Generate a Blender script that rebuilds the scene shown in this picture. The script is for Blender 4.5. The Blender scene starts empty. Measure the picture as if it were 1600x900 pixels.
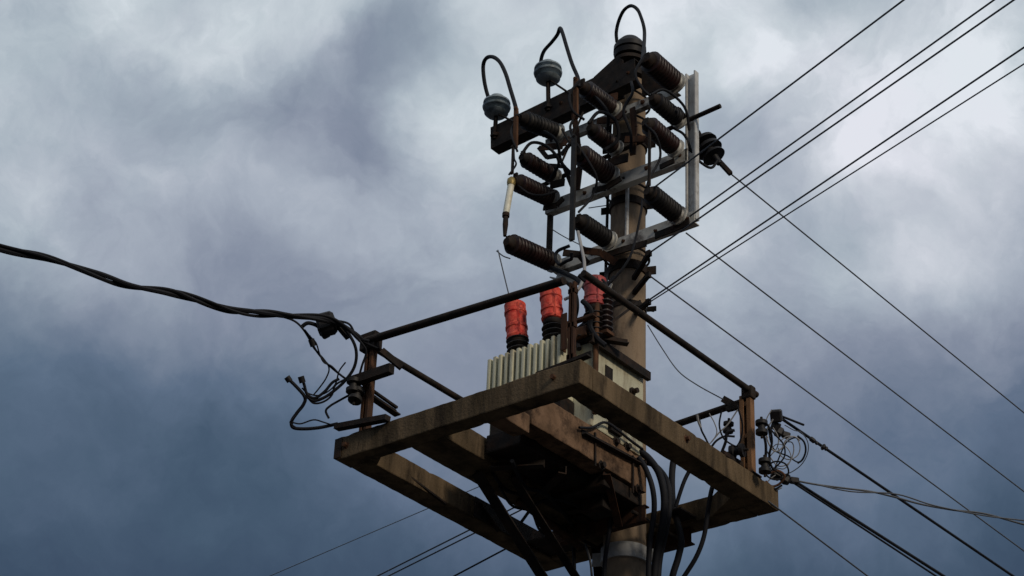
import bpy, bmesh, math, random
from mathutils import Vector, Matrix, noise as mnoise
random.seed(7)
sc = bpy.context.scene
C = sc.collection

# ------------------------------------------------------------------ camera
cd = bpy.data.cameras.new("camera"); cam = bpy.data.objects.new("camera", cd); C.objects.link(cam)
cr, cu, cb = [[0.787277, 0.615472, 0.037266], [0.282904, -0.414255, 0.865077], [0.547868, -0.670513, -0.500253]]
cam.matrix_world = Matrix(((cr[0], cu[0], cb[0], 7.224169350051727), (cr[1], cu[1], cb[1], -10.117653585970917),
                           (cr[2], cu[2], cb[2], 1.6), (0, 0, 0, 1)))
cd.sensor_width = 36.0; cd.lens = 3200.613764730227 / 1600 * 36
cd.clip_start = 0.05; cd.clip_end = 3000
sc.camera = cam

# ------------------------------------------------------------------ colour management
sc.view_settings.view_transform = 'Standard'; sc.view_settings.look = 'None'
sc.view_settings.exposure = 0; sc.view_settings.gamma = 1

# ------------------------------------------------------------------ world: Nishita sky behind storm clouds
SUN_EL = math.radians(27); SUN_AZ = math.radians(104)      # clockwise from +Y
def lin(r, g, b):
    f = lambda c: (c/255/12.92) if c/255 <= .04045 else ((c/255+.055)/1.055)**2.4
    return (f(r), f(g), f(b), 1)
w = bpy.data.worlds.new("World"); sc.world = w; w.use_nodes = True
nt = w.node_tree; nt.nodes.clear(); N = nt.nodes.new; LK = nt.links.new
out = N('ShaderNodeOutputWorld'); bg = N('ShaderNodeBackground'); bg.inputs['Strength'].default_value = .1
LK(bg.outputs[0], out.inputs[0])
sky = N('ShaderNodeTexSky'); sky.sky_type = 'NISHITA'; sky.sun_disc = False
sky.sun_elevation = SUN_EL; sky.sun_rotation = SUN_AZ
def math_(op, a, b=None, c=None, clamp=False):
    n = N('ShaderNodeMath'); n.operation = op; n.use_clamp = clamp
    for i, v in enumerate((a, b, c)):
        if v is None: continue
        if isinstance(v, (int, float)): n.inputs[i].default_value = v
        else: LK(v, n.inputs[i])
    return n.outputs[0]
def vmath(op, a, b=None, scale=None):
    n = N('ShaderNodeVectorMath'); n.operation = op
    for i, v in enumerate((a, b)):
        if v is None: continue
        if isinstance(v, tuple): n.inputs[i].default_value = v
        else: LK(v, n.inputs[i])
    if scale is not None:
        n.inputs['Scale'].default_value = scale
    return n.outputs['Value'] if op in ('DISTANCE', 'DOT_PRODUCT', 'LENGTH') else n.outputs['Vector']
tc = N('ShaderNodeTexCoord'); d0 = vmath('NORMALIZE', tc.outputs['Generated'])
def noise(vec, scale, detail, rough=.55, dist=0.0):
    n = N('ShaderNodeTexNoise'); n.inputs['Scale'].default_value = scale
    n.inputs['Detail'].default_value = detail; n.inputs['Roughness'].default_value = rough
    n.inputs['Distortion'].default_value = dist; LK(vec, n.inputs['Vector']); return n
w1 = noise(d0, 7.0, 4, .6); w2 = noise(d0, 26.0, 3, .6)
warp = vmath('SCALE', vmath('SUBTRACT', w1.outputs['Color'], (.5, .5, .5)), scale=.028)
warp2 = vmath('SCALE', vmath('SUBTRACT', w2.outputs['Color'], (.5, .5, .5)), scale=.028)
w3 = noise(d0, 75.0, 5, .65); warp3 = vmath('SCALE', vmath('SUBTRACT', w3.outputs['Color'], (.5, .5, .5)), scale=.012)
d1 = vmath('ADD', vmath('ADD', vmath('ADD', d0, warp), warp2), warp3)
sep = N('ShaderNodeSeparateXYZ'); LK(d1, sep.inputs[0])
mr = N('ShaderNodeMapRange'); mr.interpolation_type = 'SMOOTHSTEP'
LK(sep.outputs[2], mr.inputs[0])
for i, v in zip((1, 2, 3, 4), (.36, .56, 66/255, 192/255)): mr.inputs[i].default_value = v
val = mr.outputs[0]
# cloud masses: (direction, angular size, brighter or darker)
CLOUDS = [(-0.673, 0.449, 0.588, 0.026, -0.055), (-0.649, 0.475, 0.594, 0.026, 0.094), (-0.624, 0.502, 0.6, 0.026, -0.036), (-0.597, 0.528, 0.604, 0.026, 0.028), (-0.57, 0.553, 0.608, 0.026, 0.042), (-0.541, 0.578, 0.611, 0.026, -0.095), (-0.512, 0.602, 0.613, 0.026, 0.105), (-0.482, 0.625, 0.614, 0.026, -0.039), (-0.451, 0.647, 0.615, 0.026, 0.119), (-0.419, 0.669, 0.614, 0.026, 0.026), (-0.388, 0.689, 0.613, 0.026, -0.137), (-0.356, 0.708, 0.61, 0.026, 0.034), (-0.324, 0.725, 0.607, 0.026, 0.1), (-0.669, 0.473, 0.573, 0.026, -0.038), (-0.645, 0.499, 0.579, 0.026, 0.049), (-0.619, 0.526, 0.584, 0.026, 0.153), (-0.592, 0.552, 0.588, 0.026, 0.005), (-0.564, 0.577, 0.591, 0.026, -0.17), (-0.535, 0.601, 0.594, 0.026, -0.09), (-0.505, 0.625, 0.595, 0.026, 0.037), (-0.474, 0.648, 0.596, 0.026, 0.075), (-0.443, 0.67, 0.596, 0.026, 0.017), (-0.411, 0.69, 0.595, 0.026, 0.205), (-0.379, 0.71, 0.593, 0.026, 0.119), (-0.347, 0.728, 0.591, 0.026, 0.02), (-0.315, 0.745, 0.587, 0.026, 0.066), (-0.689, 0.47, 0.552, 0.026, -0.014), (-0.665, 0.497, 0.558, 0.026, -0.057), (-0.64, 0.523, 0.563, 0.026, -0.16), (-0.613, 0.55, 0.567, 0.026, -0.15), (-0.586, 0.575, 0.571, 0.026, -0.082), (-0.557, 0.6, 0.574, 0.026, 0.113), (-0.528, 0.624, 0.576, 0.026, 0.05), (-0.435, 0.691, 0.577, 0.026, -0.071), (-0.403, 0.711, 0.576, 0.026, -0.095), (-0.371, 0.73, 0.574, 0.026, 0.068), (-0.339, 0.748, 0.571, 0.026, 0.141), (-0.685, 0.494, 0.535, 0.026, -0.021), (-0.661, 0.521, 0.54, 0.026, 0.017), (-0.635, 0.548, 0.545, 0.026, 0.074), (-0.608, 0.574, 0.549, 0.026, -0.012), (-0.58, 0.599, 0.552, 0.026, -0.218), (-0.551, 0.624, 0.555, 0.026, 0.05), (-0.458, 0.693, 0.557, 0.026, -0.052), (-0.427, 0.713, 0.556, 0.026, -0.078), (-0.395, 0.733, 0.555, 0.026, 0.178), (-0.362, 0.751, 0.552, 0.026, 0.041), (-0.33, 0.768, 0.549, 0.026, 0.041), (-0.705, 0.492, 0.51, 0.026, 0.1), (-0.681, 0.519, 0.516, 0.026, -0.078), (-0.656, 0.546, 0.521, 0.026, -0.05), (-0.63, 0.573, 0.525, 0.026, -0.034), (-0.602, 0.598, 0.528, 0.026, 0.088), (-0.574, 0.624, 0.531, 0.026, 0.007), (-0.544, 0.648, 0.533, 0.026, -0.017), (-0.451, 0.715, 0.535, 0.026, 0.078), (-0.419, 0.735, 0.533, 0.026, -0.052), (-0.386, 0.754, 0.532, 0.026, -0.041), (-0.354, 0.771, 0.529, 0.026, 0.035), (-0.702, 0.518, 0.488, 0.026, 0.075), (-0.678, 0.545, 0.493, 0.026, 0.037), (-0.652, 0.572, 0.498, 0.026, -0.065), (-0.625, 0.598, 0.502, 0.026, -0.103), (-0.597, 0.624, 0.505, 0.026, -0.085), (-0.568, 0.649, 0.507, 0.026, 0.081), (-0.475, 0.717, 0.51, 0.026, 0.128), (-0.443, 0.738, 0.509, 0.026, 0.006), (-0.411, 0.757, 0.508, 0.026, 0.087), (-0.379, 0.775, 0.506, 0.026, 0.139), (-0.346, 0.792, 0.503, 0.026, 0.012), (-0.718, 0.524, 0.458, 0.05, -0.013), (-0.673, 0.574, 0.467, 0.05, 0.028), (-0.623, 0.623, 0.473, 0.05, 0.064), (-0.569, 0.67, 0.478, 0.05, -0.073), (-0.512, 0.713, 0.48, 0.05, -0.03), (-0.453, 0.752, 0.479, 0.05, 0.024), (-0.393, 0.786, 0.477, 0.05, -0.034), (-0.705, 0.564, 0.43, 0.05, -0.039), (-0.658, 0.614, 0.437, 0.05, -0.124), (-0.606, 0.661, 0.443, 0.05, 0.043), (-0.55, 0.706, 0.446, 0.05, 0.086), (-0.492, 0.747, 0.447, 0.05, 0.052), (-0.433, 0.784, 0.446, 0.05, -0.014), (-0.372, 0.816, 0.442, 0.05, -0.009), (-0.738, 0.555, 0.385, 0.05, 0.048), (-0.692, 0.606, 0.392, 0.05, 0.054), (-0.643, 0.654, 0.398, 0.05, 0.061), (-0.589, 0.701, 0.403, 0.05, 0.046), (-0.533, 0.743, 0.405, 0.05, 0.1), (-0.474, 0.782, 0.405, 0.05, 0.046), (-0.414, 0.816, 0.403, 0.05, 0.082)]
for x, y, z, s, a in CLOUDS:
    d = vmath('DISTANCE', d1, (x, y, z))
    e = math_('EXPONENT', math_('MULTIPLY', math_('MULTIPLY', d, d), -1/s**2))
    val = math_('MULTIPLY_ADD', e, a, val)
fine = noise(d1, 13.0, 10, .62, .5)
val = math_('ADD', val, math_('MULTIPLY', math_('SUBTRACT', fine.outputs['Fac'], .5), math_('MULTIPLY', val, .52)))
rp = N('ShaderNodeValToRGB'); LK(val, rp.inputs[0]); cr_ = rp.color_ramp
stops = [(.18, (38, 53, 74)), (.26, (52, 68, 90)), (.33, (68, 86, 107)), (.42, (92, 109, 131)), (.557, (132, 143, 160)),
         (.686, (165, 176, 188)), (.81, (199, 207, 215)), (.90, (226, 231, 238))]
while len(cr_.elements) < len(stops): cr_.elements.new(.5)
for e, (p, c) in zip(cr_.elements, stops): e.position = p; e.color = lin(*c)
tn = noise(d1, 5.0, 5, .6); tr_ = N('ShaderNodeValToRGB'); LK(tn.outputs['Fac'], tr_.inputs[0])
tr_.color_ramp.elements[0].position = .40; tr_.color_ramp.elements[0].color = (.985, 1.01, 1.0, 1)
tr_.color_ramp.elements[1].position = .60; tr_.color_ramp.elements[1].color = (1.022, .993, 1.012, 1)
bright = vmath('SCALE', vmath('MULTIPLY', rp.outputs[0], tr_.outputs[0]), scale=10.0)
mx = N('ShaderNodeMix'); mx.data_type = 'RGBA'; mx.inputs[0].default_value = .97
LK(sky.outputs[0], mx.inputs[6]); LK(bright, mx.inputs[7]); LK(mx.outputs[2], bg.inputs[0])

# ------------------------------------------------------------------ sun (veiled by cloud)
sd = bpy.data.lights.new("sun", 'SUN'); sd.energy = 1.5; sd.angle = math.radians(11); sd.color = (1, .86, .68)
so = bpy.data.objects.new("sun", sd); C.objects.link(so)
sv = Vector((math.sin(SUN_AZ)*math.cos(SUN_EL), math.cos(SUN_AZ)*math.cos(SUN_EL), math.sin(SUN_EL)))
so.rotation_euler = sv.to_track_quat('Z', 'Y').to_euler(); so.location = (20, -20, 20)

# ------------------------------------------------------------------ materials
def mat(name, c1, c2, rough=.7, metal=0., scale=6., bump=.3, stain=None, stain_amt=.5, streak=False, trans=0., spec=.5, bscale=60):
    m = bpy.data.materials.new(name); m.use_nodes = True; t = m.node_tree; b = t.nodes['Principled BSDF']
    tcn = t.nodes.new('ShaderNodeTexCoord'); geo = t.nodes.new('ShaderNodeNewGeometry')
    mp = t.nodes.new('ShaderNodeMapping'); mp.inputs['Scale'].default_value = (1, 1, .22 if streak else 1)
    t.links.new(geo.outputs['Position'], mp.inputs[0])
    def nz(sc_, det, src=mp.outputs[0], ro=.6):
        n = t.nodes.new('ShaderNodeTexNoise'); n.inputs['Scale'].default_value = sc_; n.inputs['Detail'].default_value = det
        n.inputs['Roughness'].default_value = ro; t.links.new(src, n.inputs['Vector']); return n.outputs['Fac']
    r1 = t.nodes.new('ShaderNodeValToRGB'); t.links.new(nz(scale, 8), r1.inputs[0])
    r1.color_ramp.elements[0].position = .34; r1.color_ramp.elements[0].color = (*c1, 1)
    r1.color_ramp.elements[1].position = .66; r1.color_ramp.elements[1].color = (*c2, 1)
    col = r1.outputs[0]
    if stain:
        r2 = t.nodes.new('ShaderNodeValToRGB'); t.links.new(nz(scale*.55+1.3, 9, ro=.7), r2.inputs[0])
        r2.color_ramp.elements[0].position = .50; r2.color_ramp.elements[0].color = (0, 0, 0, 1)
        r2.color_ramp.elements[1].position = .62; r2.color_ramp.elements[1].color = (stain_amt,)*3+(1,)
        mxx = t.nodes.new('ShaderNodeMix'); mxx.data_type = 'RGBA'; t.links.new(r2.outputs[0], mxx.inputs[0])
        t.links.new(col, mxx.inputs[6]); mxx.inputs[7].default_value = (*stain, 1); col = mxx.outputs[2]
    t.links.new(col, b.inputs['Base Color'])
    b.inputs['Roughness'].default_value = rough; b.inputs['Metallic'].default_value = metal
    b.inputs['Specular IOR Level'].default_value = spec
    if trans: b.inputs['Transmission Weight'].default_value = trans
    if bump:
        bp = t.nodes.new('ShaderNodeBump'); bp.inputs['Strength'].default_value = bump; bp.inputs['Distance'].default_value = .006
        t.links.new(nz(bscale, 6, geo.outputs['Position']), bp.inputs['Height']); t.links.new(bp.outputs[0], b.inputs['Normal'])
    return m
M = dict(
    conc=mat('weathered_concrete', (.058, .043, .026), (.165, .118, .072), .95, scale=7, streak=True, stain=(.035, .026, .018), stain_amt=.85, bump=.8, spec=.1),
    pole=mat('spun_concrete', (.22, .162, .11), (.37, .285, .205), .95, scale=3, stain=(.06, .04, .03), stain_amt=.75, streak=True, bump=.6, spec=.1),
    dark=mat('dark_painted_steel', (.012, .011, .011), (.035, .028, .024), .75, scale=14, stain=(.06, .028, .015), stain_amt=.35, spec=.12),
    rust=mat('rusty_steel', (.06, .028, .016), (.15, .072, .036), .85, scale=16, stain=(.035, .02, .014), stain_amt=.8, spec=.25, streak=True),
    galv=mat('galvanised_steel', (.42, .42, .41), (.62, .62, .60), .55, .1, scale=9, stain=(.16, .13, .10), stain_amt=.6, bump=.2),
    arm=mat('aged_galvanised_crossarm', (.38, .38, .35), (.60, .59, .55), .6, .05, scale=5, stain=(.05, .035, .03), stain_amt=.95),
    brown=mat('brown_porcelain', (.010, .005, .005), (.03, .010, .009), .45, scale=10, stain=(.035, .024, .02), stain_amt=.6, bump=.2, spec=.4),
    black=mat('black_porcelain', (.007, .007, .009), (.018, .016, .016), .55, scale=10, stain=(.04, .036, .032), stain_amt=.35, bump=.1, spec=.25),
    blue=mat('blue_grey_porcelain', (.16, .21, .24), (.32, .38, .42), .3, scale=14, stain=(.04, .05, .055), stain_amt=.7, bump=.1),
    red=mat('red_silicone_cover', (.58, .03, .02), (.82, .13, .08), .6, scale=26, stain=(.20, .014, .012), stain_amt=.95, bump=.5, spec=.3),
    darkred=mat('faded_red_cover', (.36, .035, .035), (.55, .09, .08), .6, scale=20, stain=(.08, .02, .02), stain_amt=.7),
    tank=mat('cream_grey_tank_paint', (.48, .46, .32), (.64, .62, .46), .6, scale=7, streak=True, stain=(.20, .15, .09), stain_amt=.75, bump=.15),
    rubber=mat('black_cable_sheath', (.007, .008, .011), (.014, .015, .02), .7, spec=.2, bump=0, scale=5),
    alu=mat('weathered_line_wire', (.06, .066, .078), (.10, .108, .12), .55, .2, bump=0, scale=4),
    grey=mat('grey_cable_sheath', (.26, .26, .27), (.38, .38, .38), .6, bump=0, scale=5),
    white=mat('white_fuse_tube', (.62, .62, .50), (.80, .79, .68), .45, scale=12, stain=(.45, .38, .25), stain_amt=.5, bump=.1),
    brass=mat('tarnished_brass', (.20, .15, .05), (.34, .26, .10), .5, .5, scale=20),
    timber=mat('dark_timber', (.03, .02, .014), (.08, .05, .032), .9, scale=12, bump=.8, spec=.1),
    rustdark=mat('blackened_rusty_steel', (.022, .014, .011), (.085, .038, .02), .85, scale=18, spec=.2, streak=True),
    orange=mat('orange_brown_painted_steel', (.15, .075, .035), (.28, .15, .075), .8, scale=14, stain=(.04, .022, .015), stain_amt=.7, spec=.25, streak=True),
    tan=mat('tan_brown_timber', (.11, .068, .042), (.24, .15, .095), .9, scale=7, stain=(.03, .02, .015), stain_amt=.8, bump=.6, spec=.1),
    pale=mat('pale_distant_wire', (.16, .18, .21), (.24, .26, .30), .6, bump=0, scale=4),
    asphalt=mat('asphalt', (.03, .03, .032), (.05, .048, .046), .95, scale=.6, stain=(.10, .09, .075), stain_amt=.4, spec=.2),
)

# ------------------------------------------------------------------ mesh helpers
class MB:
    def __init__(s): s.bm = bmesh.new()
    def box(s, lo, hi, bev=0.0):
        r = bmesh.ops.create_cube(s.bm, size=1); vs = r['verts']
        for v in vs:
            v.co = Vector([lo[i] if v.co[i] < 0 else hi[i] for i in range(3)])
        if bev:
            es = list({e for v in vs for e in v.link_edges})
            bmesh.ops.bevel(s.bm, geom=es, offset=bev, segments=2, affect='EDGES', profile=.6)
        return s
    def bar(s, a, b, wd, ht, up=(0, 0, 1), bev=0.0):          # rectangular bar from a to b
        a, b = Vector(a), Vector(b); z = (b-a).normalized(); u = Vector(up)
        x = z.cross(u)
        if x.length < 1e-4: x = z.cross(Vector((1, 0, 0)))
        x.normalize(); y = x.cross(z).normalized()
        vs = [s.bm.verts.new(p + x*sx*wd/2 + y*sy*ht/2) for p in (a, b) for sx, sy in ((-1, -1), (1, -1), (1, 1), (-1, 1))]
        fs = [(0, 3, 2, 1), (4, 5, 6, 7), (0, 1, 5, 4), (1, 2, 6, 5), (2, 3, 7, 6), (3, 0, 4, 7)]
        ff = [s.bm.faces.new([vs[i] for i in f]) for f in fs]
        if bev:
            es = list({e for f in ff for e in f.edges})
            bmesh.ops.bevel(s.bm, geom=es, offset=bev, segments=1, affect='EDGES')
        return s
    def angle(s, a, b, wd, th=.008, up=(0, 0, 1), flip=1):    # L-section
        a, b = Vector(a), Vector(b); z = (b-a).normalized(); x = z.cross(Vector(up))
        if x.length < 1e-4: x = z.cross(Vector((1, 0, 0)))
        x.normalize(); y = x.cross(z).normalized(); x = x*flip
        prof = [(0, 0), (wd, 0), (wd, th), (th, th), (th, wd), (0, wd)]
        ra = [s.bm.verts.new(a + x*(p-wd/2) + y*(q-wd/2)) for p, q in prof]
        rb = [s.bm.verts.new(b + x*(p-wd/2) + y*(q-wd/2)) for p, q in prof]
        n = len(prof); s.bm.faces.new(ra); s.bm.faces.new(rb[::-1])
        for i in range(n): s.bm.faces.new((ra[i], rb[i], rb[(i+1) % n], ra[(i+1) % n]))
        return s
    def channel(s, a, b, dp, ht, th=.008, face=(0, -1, 0)):    # C-section, web towards `face`
        a, b = Vector(a), Vector(b); z = (b-a).normalized(); y = Vector(face); y = (y - z*y.dot(z)).normalized(); x = z.cross(y).normalized()
        h = ht/2
        prof = [(-h, 0), (h, 0), (h, -dp), (h-th, -dp), (h-th, -th), (-h+th, -th), (-h+th, -dp), (-h, -dp)]
        ra = [s.bm.verts.new(a + x*p + y*q) for p, q in prof]; rb = [s.bm.verts.new(b + x*p + y*q) for p, q in prof]
        n = len(prof); s.bm.faces.new(ra); s.bm.faces.new(rb[::-1])
        for i in range(n): s.bm.faces.new((ra[i], rb[i], rb[(i+1) % n], ra[(i+1) % n]))
        return s
    def lathe(s, a, b, prof, seg=20):                          # prof: (distance along 0..len, radius)
        a, b = Vector(a), Vector(b); z = (b-a).normalized(); x = z.orthogonal().normalized(); y = z.cross(x)
        rings = []
        for t, r in prof:
            rings.append([s.bm.verts.new(a + z*t + (x*math.cos(6.28318*k/seg) + y*math.sin(6.28318*k/seg))*max(r, 1e-4)) for k in range(seg)])
        for p, q in zip(rings, rings[1:]):
            for k in range(seg): s.bm.faces.new((p[k], p[(k+1) % seg], q[(k+1) % seg], q[k]))
        s.bm.faces.new(rings[0][::-1]); s.bm.faces.new(rings[-1])
        return s
    def rod(s, a, b, r, seg=10, r2=None):
        l = (Vector(b)-Vector(a)).length; return s.lathe(a, b, [(0, r), (l, r if r2 is None else r2)], seg)
    def tube(s, pts, r, seg=8, sub=6, phase=0., coil=0., turns=0.):  # smooth tube through points (Catmull-Rom)
        P = [Vector(p) for p in pts]
        if len(P) > 2: 
            Q = [2*P[0]-P[1]] + P + [2*P[-1]-P[-2]]; o = []
            for i in range(1, len(Q)-2):
                for k in range(sub):
                    t = k/sub; a, b, c, d = Q[i-1:i+3]
                    o.append(.5*((2*b) + (c-a)*t + (2*a-5*b+4*c-d)*t*t + (3*b-a-3*c+d)*t**3))
            o.append(P[-1]); P = o
        elif turns:
            P = [P[0].lerp(P[1], k/48) for k in range(49)]
        if turns:
            nP = []
            for i, p in enumerate(P):
                tn = (P[min(i+1, len(P)-1)]-P[max(i-1, 0)]).normalized(); x = tn.cross(Vector((0, 0, 1))).normalized(); y = tn.cross(x)
                an = phase + turns*6.28318*i/(len(P)-1); nP.append(p + (x*math.cos(an)+y*math.sin(an))*coil)
            P = nP
        tn = (P[1]-P[0]).normalized(); x = tn.orthogonal().normalized(); rings = []
        for i, p in enumerate(P):
            tn = (P[min(i+1, len(P)-1)]-P[max(i-1, 0)]).normalized(); x = (x - tn*x.dot(tn)).normalized(); y = tn.cross(x)
            rings.append([s.bm.verts.new(p + (x*math.cos(6.28318*k/seg)+y*math.sin(6.28318*k/seg))*r) for k in range(seg)])
        for p, q in zip(rings, rings[1:]):
            for k in range(seg): s.bm.faces.new((p[k], p[(k+1) % seg], q[(k+1) % seg], q[k]))
        s.bm.faces.new(rings[0][::-1]); s.bm.faces.new(rings[-1]); return s
    def plate(s, pts, th, nrm):                                 # extruded polygon
        n = Vector(nrm)*th; a = [s.bm.verts.new(Vector(p)) for p in pts]; b = [s.bm.verts.new(Vector(p)+n) for p in pts]
        s.bm.faces.new(a); s.bm.faces.new(b[::-1]); k = len(a)
        for i in range(k): s.bm.faces.new((a[i], b[i], b[(i+1) % k], a[(i+1) % k]))
        return s
    def bolt(s, p, d, r=.014, l=.018):
        p, d = Vector(p), Vector(d).normalized(); return s.lathe(p-d*.004, p+d*l, [(0, r*1.7), (.006, r*1.7), (.0061, r), (l, r)], 6)
W = {}
def link(name, mb, m, smooth):
    bmesh.ops.recalc_face_normals(mb.bm, faces=mb.bm.faces)
    me = bpy.data.meshes.new(name); mb.bm.to_mesh(me); mb.bm.free(); me.materials.append(M[m])
    if smooth: 
        for p in me.polygons: p.use_smooth = True
        try: me.set_sharp_from_angle(angle=math.radians(38))
        except Exception: pass
    o = bpy.data.objects.new(name, me); C.objects.link(o); return o
def part(name, mb, m, parent, label=None, smooth=True):
    o = link(name, mb, m, smooth); base = W[parent.name]; vs = [v.co.copy() for v in o.data.vertices]
    c = sum(vs, Vector())/len(vs)
    o.data.transform(Matrix.Translation(-c)); o.parent = parent; o.location = c-base; W[o.name] = c
    if label: o['label'] = label
    return o
def thing(name, label, cat, loc, group=None):
    o = bpy.data.objects.new(name, None); o.empty_display_size = .1; C.objects.link(o); o.location = loc; W[o.name] = Vector(loc)
    o['label'] = label; o['category'] = cat
    if group: o['group'] = group
    return o
def single(name, mb, m, label, cat, group=None, smooth=True):
    o = link(name, mb, m, smooth); vs = [v.co.copy() for v in o.data.vertices]
    c = sum(vs, Vector())/len(vs); c.z = min(v.z for v in vs)
    o.data.transform(Matrix.Translation(-c)); o.location = c; W[o.name] = c
    o['label'] = label; o['category'] = cat
    if group: o['group'] = group
    return o

# ------------------------------------------------------------------ ground
g = MB()
for i in range(1): g.box((-700, -700, -.3), (700, 700, 0))
gr = link('ground', g, 'asphalt', False); gr['kind'] = 'structure'

# ------------------------------------------------------------------ concrete pole
pole = thing('concrete_pole', 'tall round brown concrete pole carrying the transformer platform', 'utility pole', (0, 0, 0))
R0, R1 = .185, .118
def pr(z): return R0 + (R1-R0)*z/10.75
m = MB(); m.lathe((0, 0, -.2), (0, 0, 10.75), [(z*.25, pr(z*.25) + random.uniform(-.0015, .0015)) for z in range(0, 44)], 40)
part('shaft', m, 'pole', pole)
def band(z, h, mt, ex=.012, name='clamp_band'):
    m = MB(); r = pr(z)
    m.lathe((0, 0, z-h/2), (0, 0, z+h/2), [(0, r-.004), (0, r+ex), (h, r+ex), (h, r-.004)], 32)
    for a in (.4, 3.5): 
        v = Vector((math.cos(a), math.sin(a), 0)); m.bar(v*(r+.01)+Vector((0, 0, z)), v*(r+.075)+Vector((0, 0, z)), .012, h*.9)
        t = Vector((-v.y, v.x, 0)); m.bolt(v*(r+.05)+Vector((0, 0, z))+t*.006, t)
    return part(name, m, mt, pole)
band(6.78, .10, 'galv', .014); band(8.93, .07, 'dark'); band(9.47, .06, 'dark'); band(10.0, .07, 'dark'); band(10.62, .07, 'dark')
band(8.62, .04, 'dark', .006); band(6.05, .09, 'dark')
m = MB(); m.tube([(.085, -.135, 9.02), (.085, -.133, 9.3), (.083, -.13, 9.62)], .014, 10); part('conduit', m, 'galv', pole, 'pale grey conduit strapped to the pole')
m = MB(); m.tube([(-.155, -.06, 7.9), (-.15, -.06, 8.6), (-.145, -.05, 9.7), (-.13, -.05, 10.3)], .011, 8); part('earth_wire', m, 'rubber', pole)
m = MB(); m.lathe((0, 0, 10.73), (0, 0, 10.80), [(0, .125), (.03, .125), (.055, .07), (.07, .05)], 28); part('pole_cap', m, 'dark', pole)

# ------------------------------------------------------------------ concrete platform
ZB, ZT = 7.0, 7.155
X0, X1, Y0, Y1 = -.914, .967, -1.812, .35
plat = thing('transformer_platform', 'square brown concrete beam frame around the pole under the transformer', 'platform', (0, -.7, ZB))
def beam(lo, hi, lab=None, bev=.008, bm_='conc'):
    m = MB(); m.box(lo, hi, bev)
    bmesh.ops.subdivide_edges(m.bm, edges=[e for e in m.bm.edges if e.calc_length() > .5], cuts=70, use_grid_fill=True)
    mid = (Vector(lo)+Vector(hi))/2; ch = [Vector([random.choice((lo[k], hi[k])) if hi[k]-lo[k] < .5 else random.uniform(lo[k], hi[k]) for k in range(3)]) for _ in range(9)]
    for v in m.bm.verts:
        q = v.co.copy(); n3 = mnoise.noise_vector(q*5.0)*.0035 + mnoise.noise_vector(q*28.0)*.0022
        v.co += Vector([c*(1 if hi[k]-lo[k] < .5 else .2) for k, c in enumerate(n3)])
        for c in ch:                                              # chipped arrises
            d = (q-c).length
            if d < .035: v.co += Vector([0 if hi[k]-lo[k] > .5 else (mid[k]-v.co[k])*.07*(1-d/.035) for k in range(3)])
    return part('beam', m, bm_, plat, lab, smooth=False)
beam((X0, Y0, ZB), (X1, Y0+.125, ZT)); beam((X0+.003, Y0+.128, ZB+.002), (X0+.165, Y1-.003, ZT-.002)); beam((X1-.162, Y0+.128, ZB+.002), (X1-.001, Y1-.003, ZT-.002))
beam((X0+.168, Y1-.165, ZB+.002), (X1-.165, Y1-.001, ZT-.003))
beam((-.41, Y0+.13, ZB+.003), (-.14, Y1-.168, ZT+.004)); beam((.168, Y0+.13, ZB+.02), (.300, -1.405, 7.150), bm_='tan')
beam((.165, -1.40, ZB+.09), (.305, -.19, 7.32), 'deep tan beam beneath the transformer tank', bm_='tan')
m = MB(); m.box((-.22, -.62, 6.99), (.28, -.20, 7.085), .012); part('cable_trough', m, 'dark', plat, smooth=False)
for y, dz, x0_, x1_ in ((-.245, 0, -.40, .33), (.235, .01, -.36, .36)):
    m = MB(); m.channel((x0_, y, 6.93+dz), (x1_, y, 6.93+dz), .05, .11, .009, (0, -1, 0)); part('clamp_channel', m, 'rustdark', plat, smooth=False)
for x in (-.27, .27):
    m = MB(); m.rod((x, -.30, 6.93), (x, .30, 6.93), .012, 8); part('clamp_rod', m, 'dark', plat)
m = MB(); m.angle((.30, -.62, 7.07), (.17, -.30, 6.86), .05, .008); part('knee_brace', m, 'rustdark', plat, smooth=False)
m = MB(); m.angle((-.30, -.75, 6.99), (-.15, -.27, 6.80), .05, .008); part('knee_brace', m, 'rustdark', plat, smooth=False)
m = MB(); m.box((.02, -.52, 6.90), (.20, -.36, 6.985), .01); part('joint_box', m, 'dark', plat, smooth=False)
m = MB(); m.box((-.745, -.66, ZB+.008), (-.738, .17, ZT-.006)); part('shade_sheet', m, 'dark', plat, smooth=False)  # thin dark sheet added as painted shade on the left beam's inner face
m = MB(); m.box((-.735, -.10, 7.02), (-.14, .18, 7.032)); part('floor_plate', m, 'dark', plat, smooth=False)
m = MB(); m.box((.31, .0, 7.02), (.44, .18, 7.032)); part('floor_plate', m, 'dark', plat, smooth=False)
beam((.165, .16, ZB+.003), (.305, Y1-.168, ZT+.004))
# haunches in the far right corner
m = MB(); m.plate([(X1-.164, .02, ZB+.01), (X1-.164, Y1-.168, ZB+.01), (X1-.40, Y1-.168, ZB+.01)], .135, (0, 0, 1)); part('haunch', m, 'conc', plat, smooth=False)
m = MB(); m.plate([(X0+.168, Y0+.13, ZB+.01), (X0+.168, Y0+.2, ZB+.01), (X0+.26, Y0+.13, ZB+.01)], .135, (0, 0, 1)); part('haunch', m, 'conc', plat, smooth=False)
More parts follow.
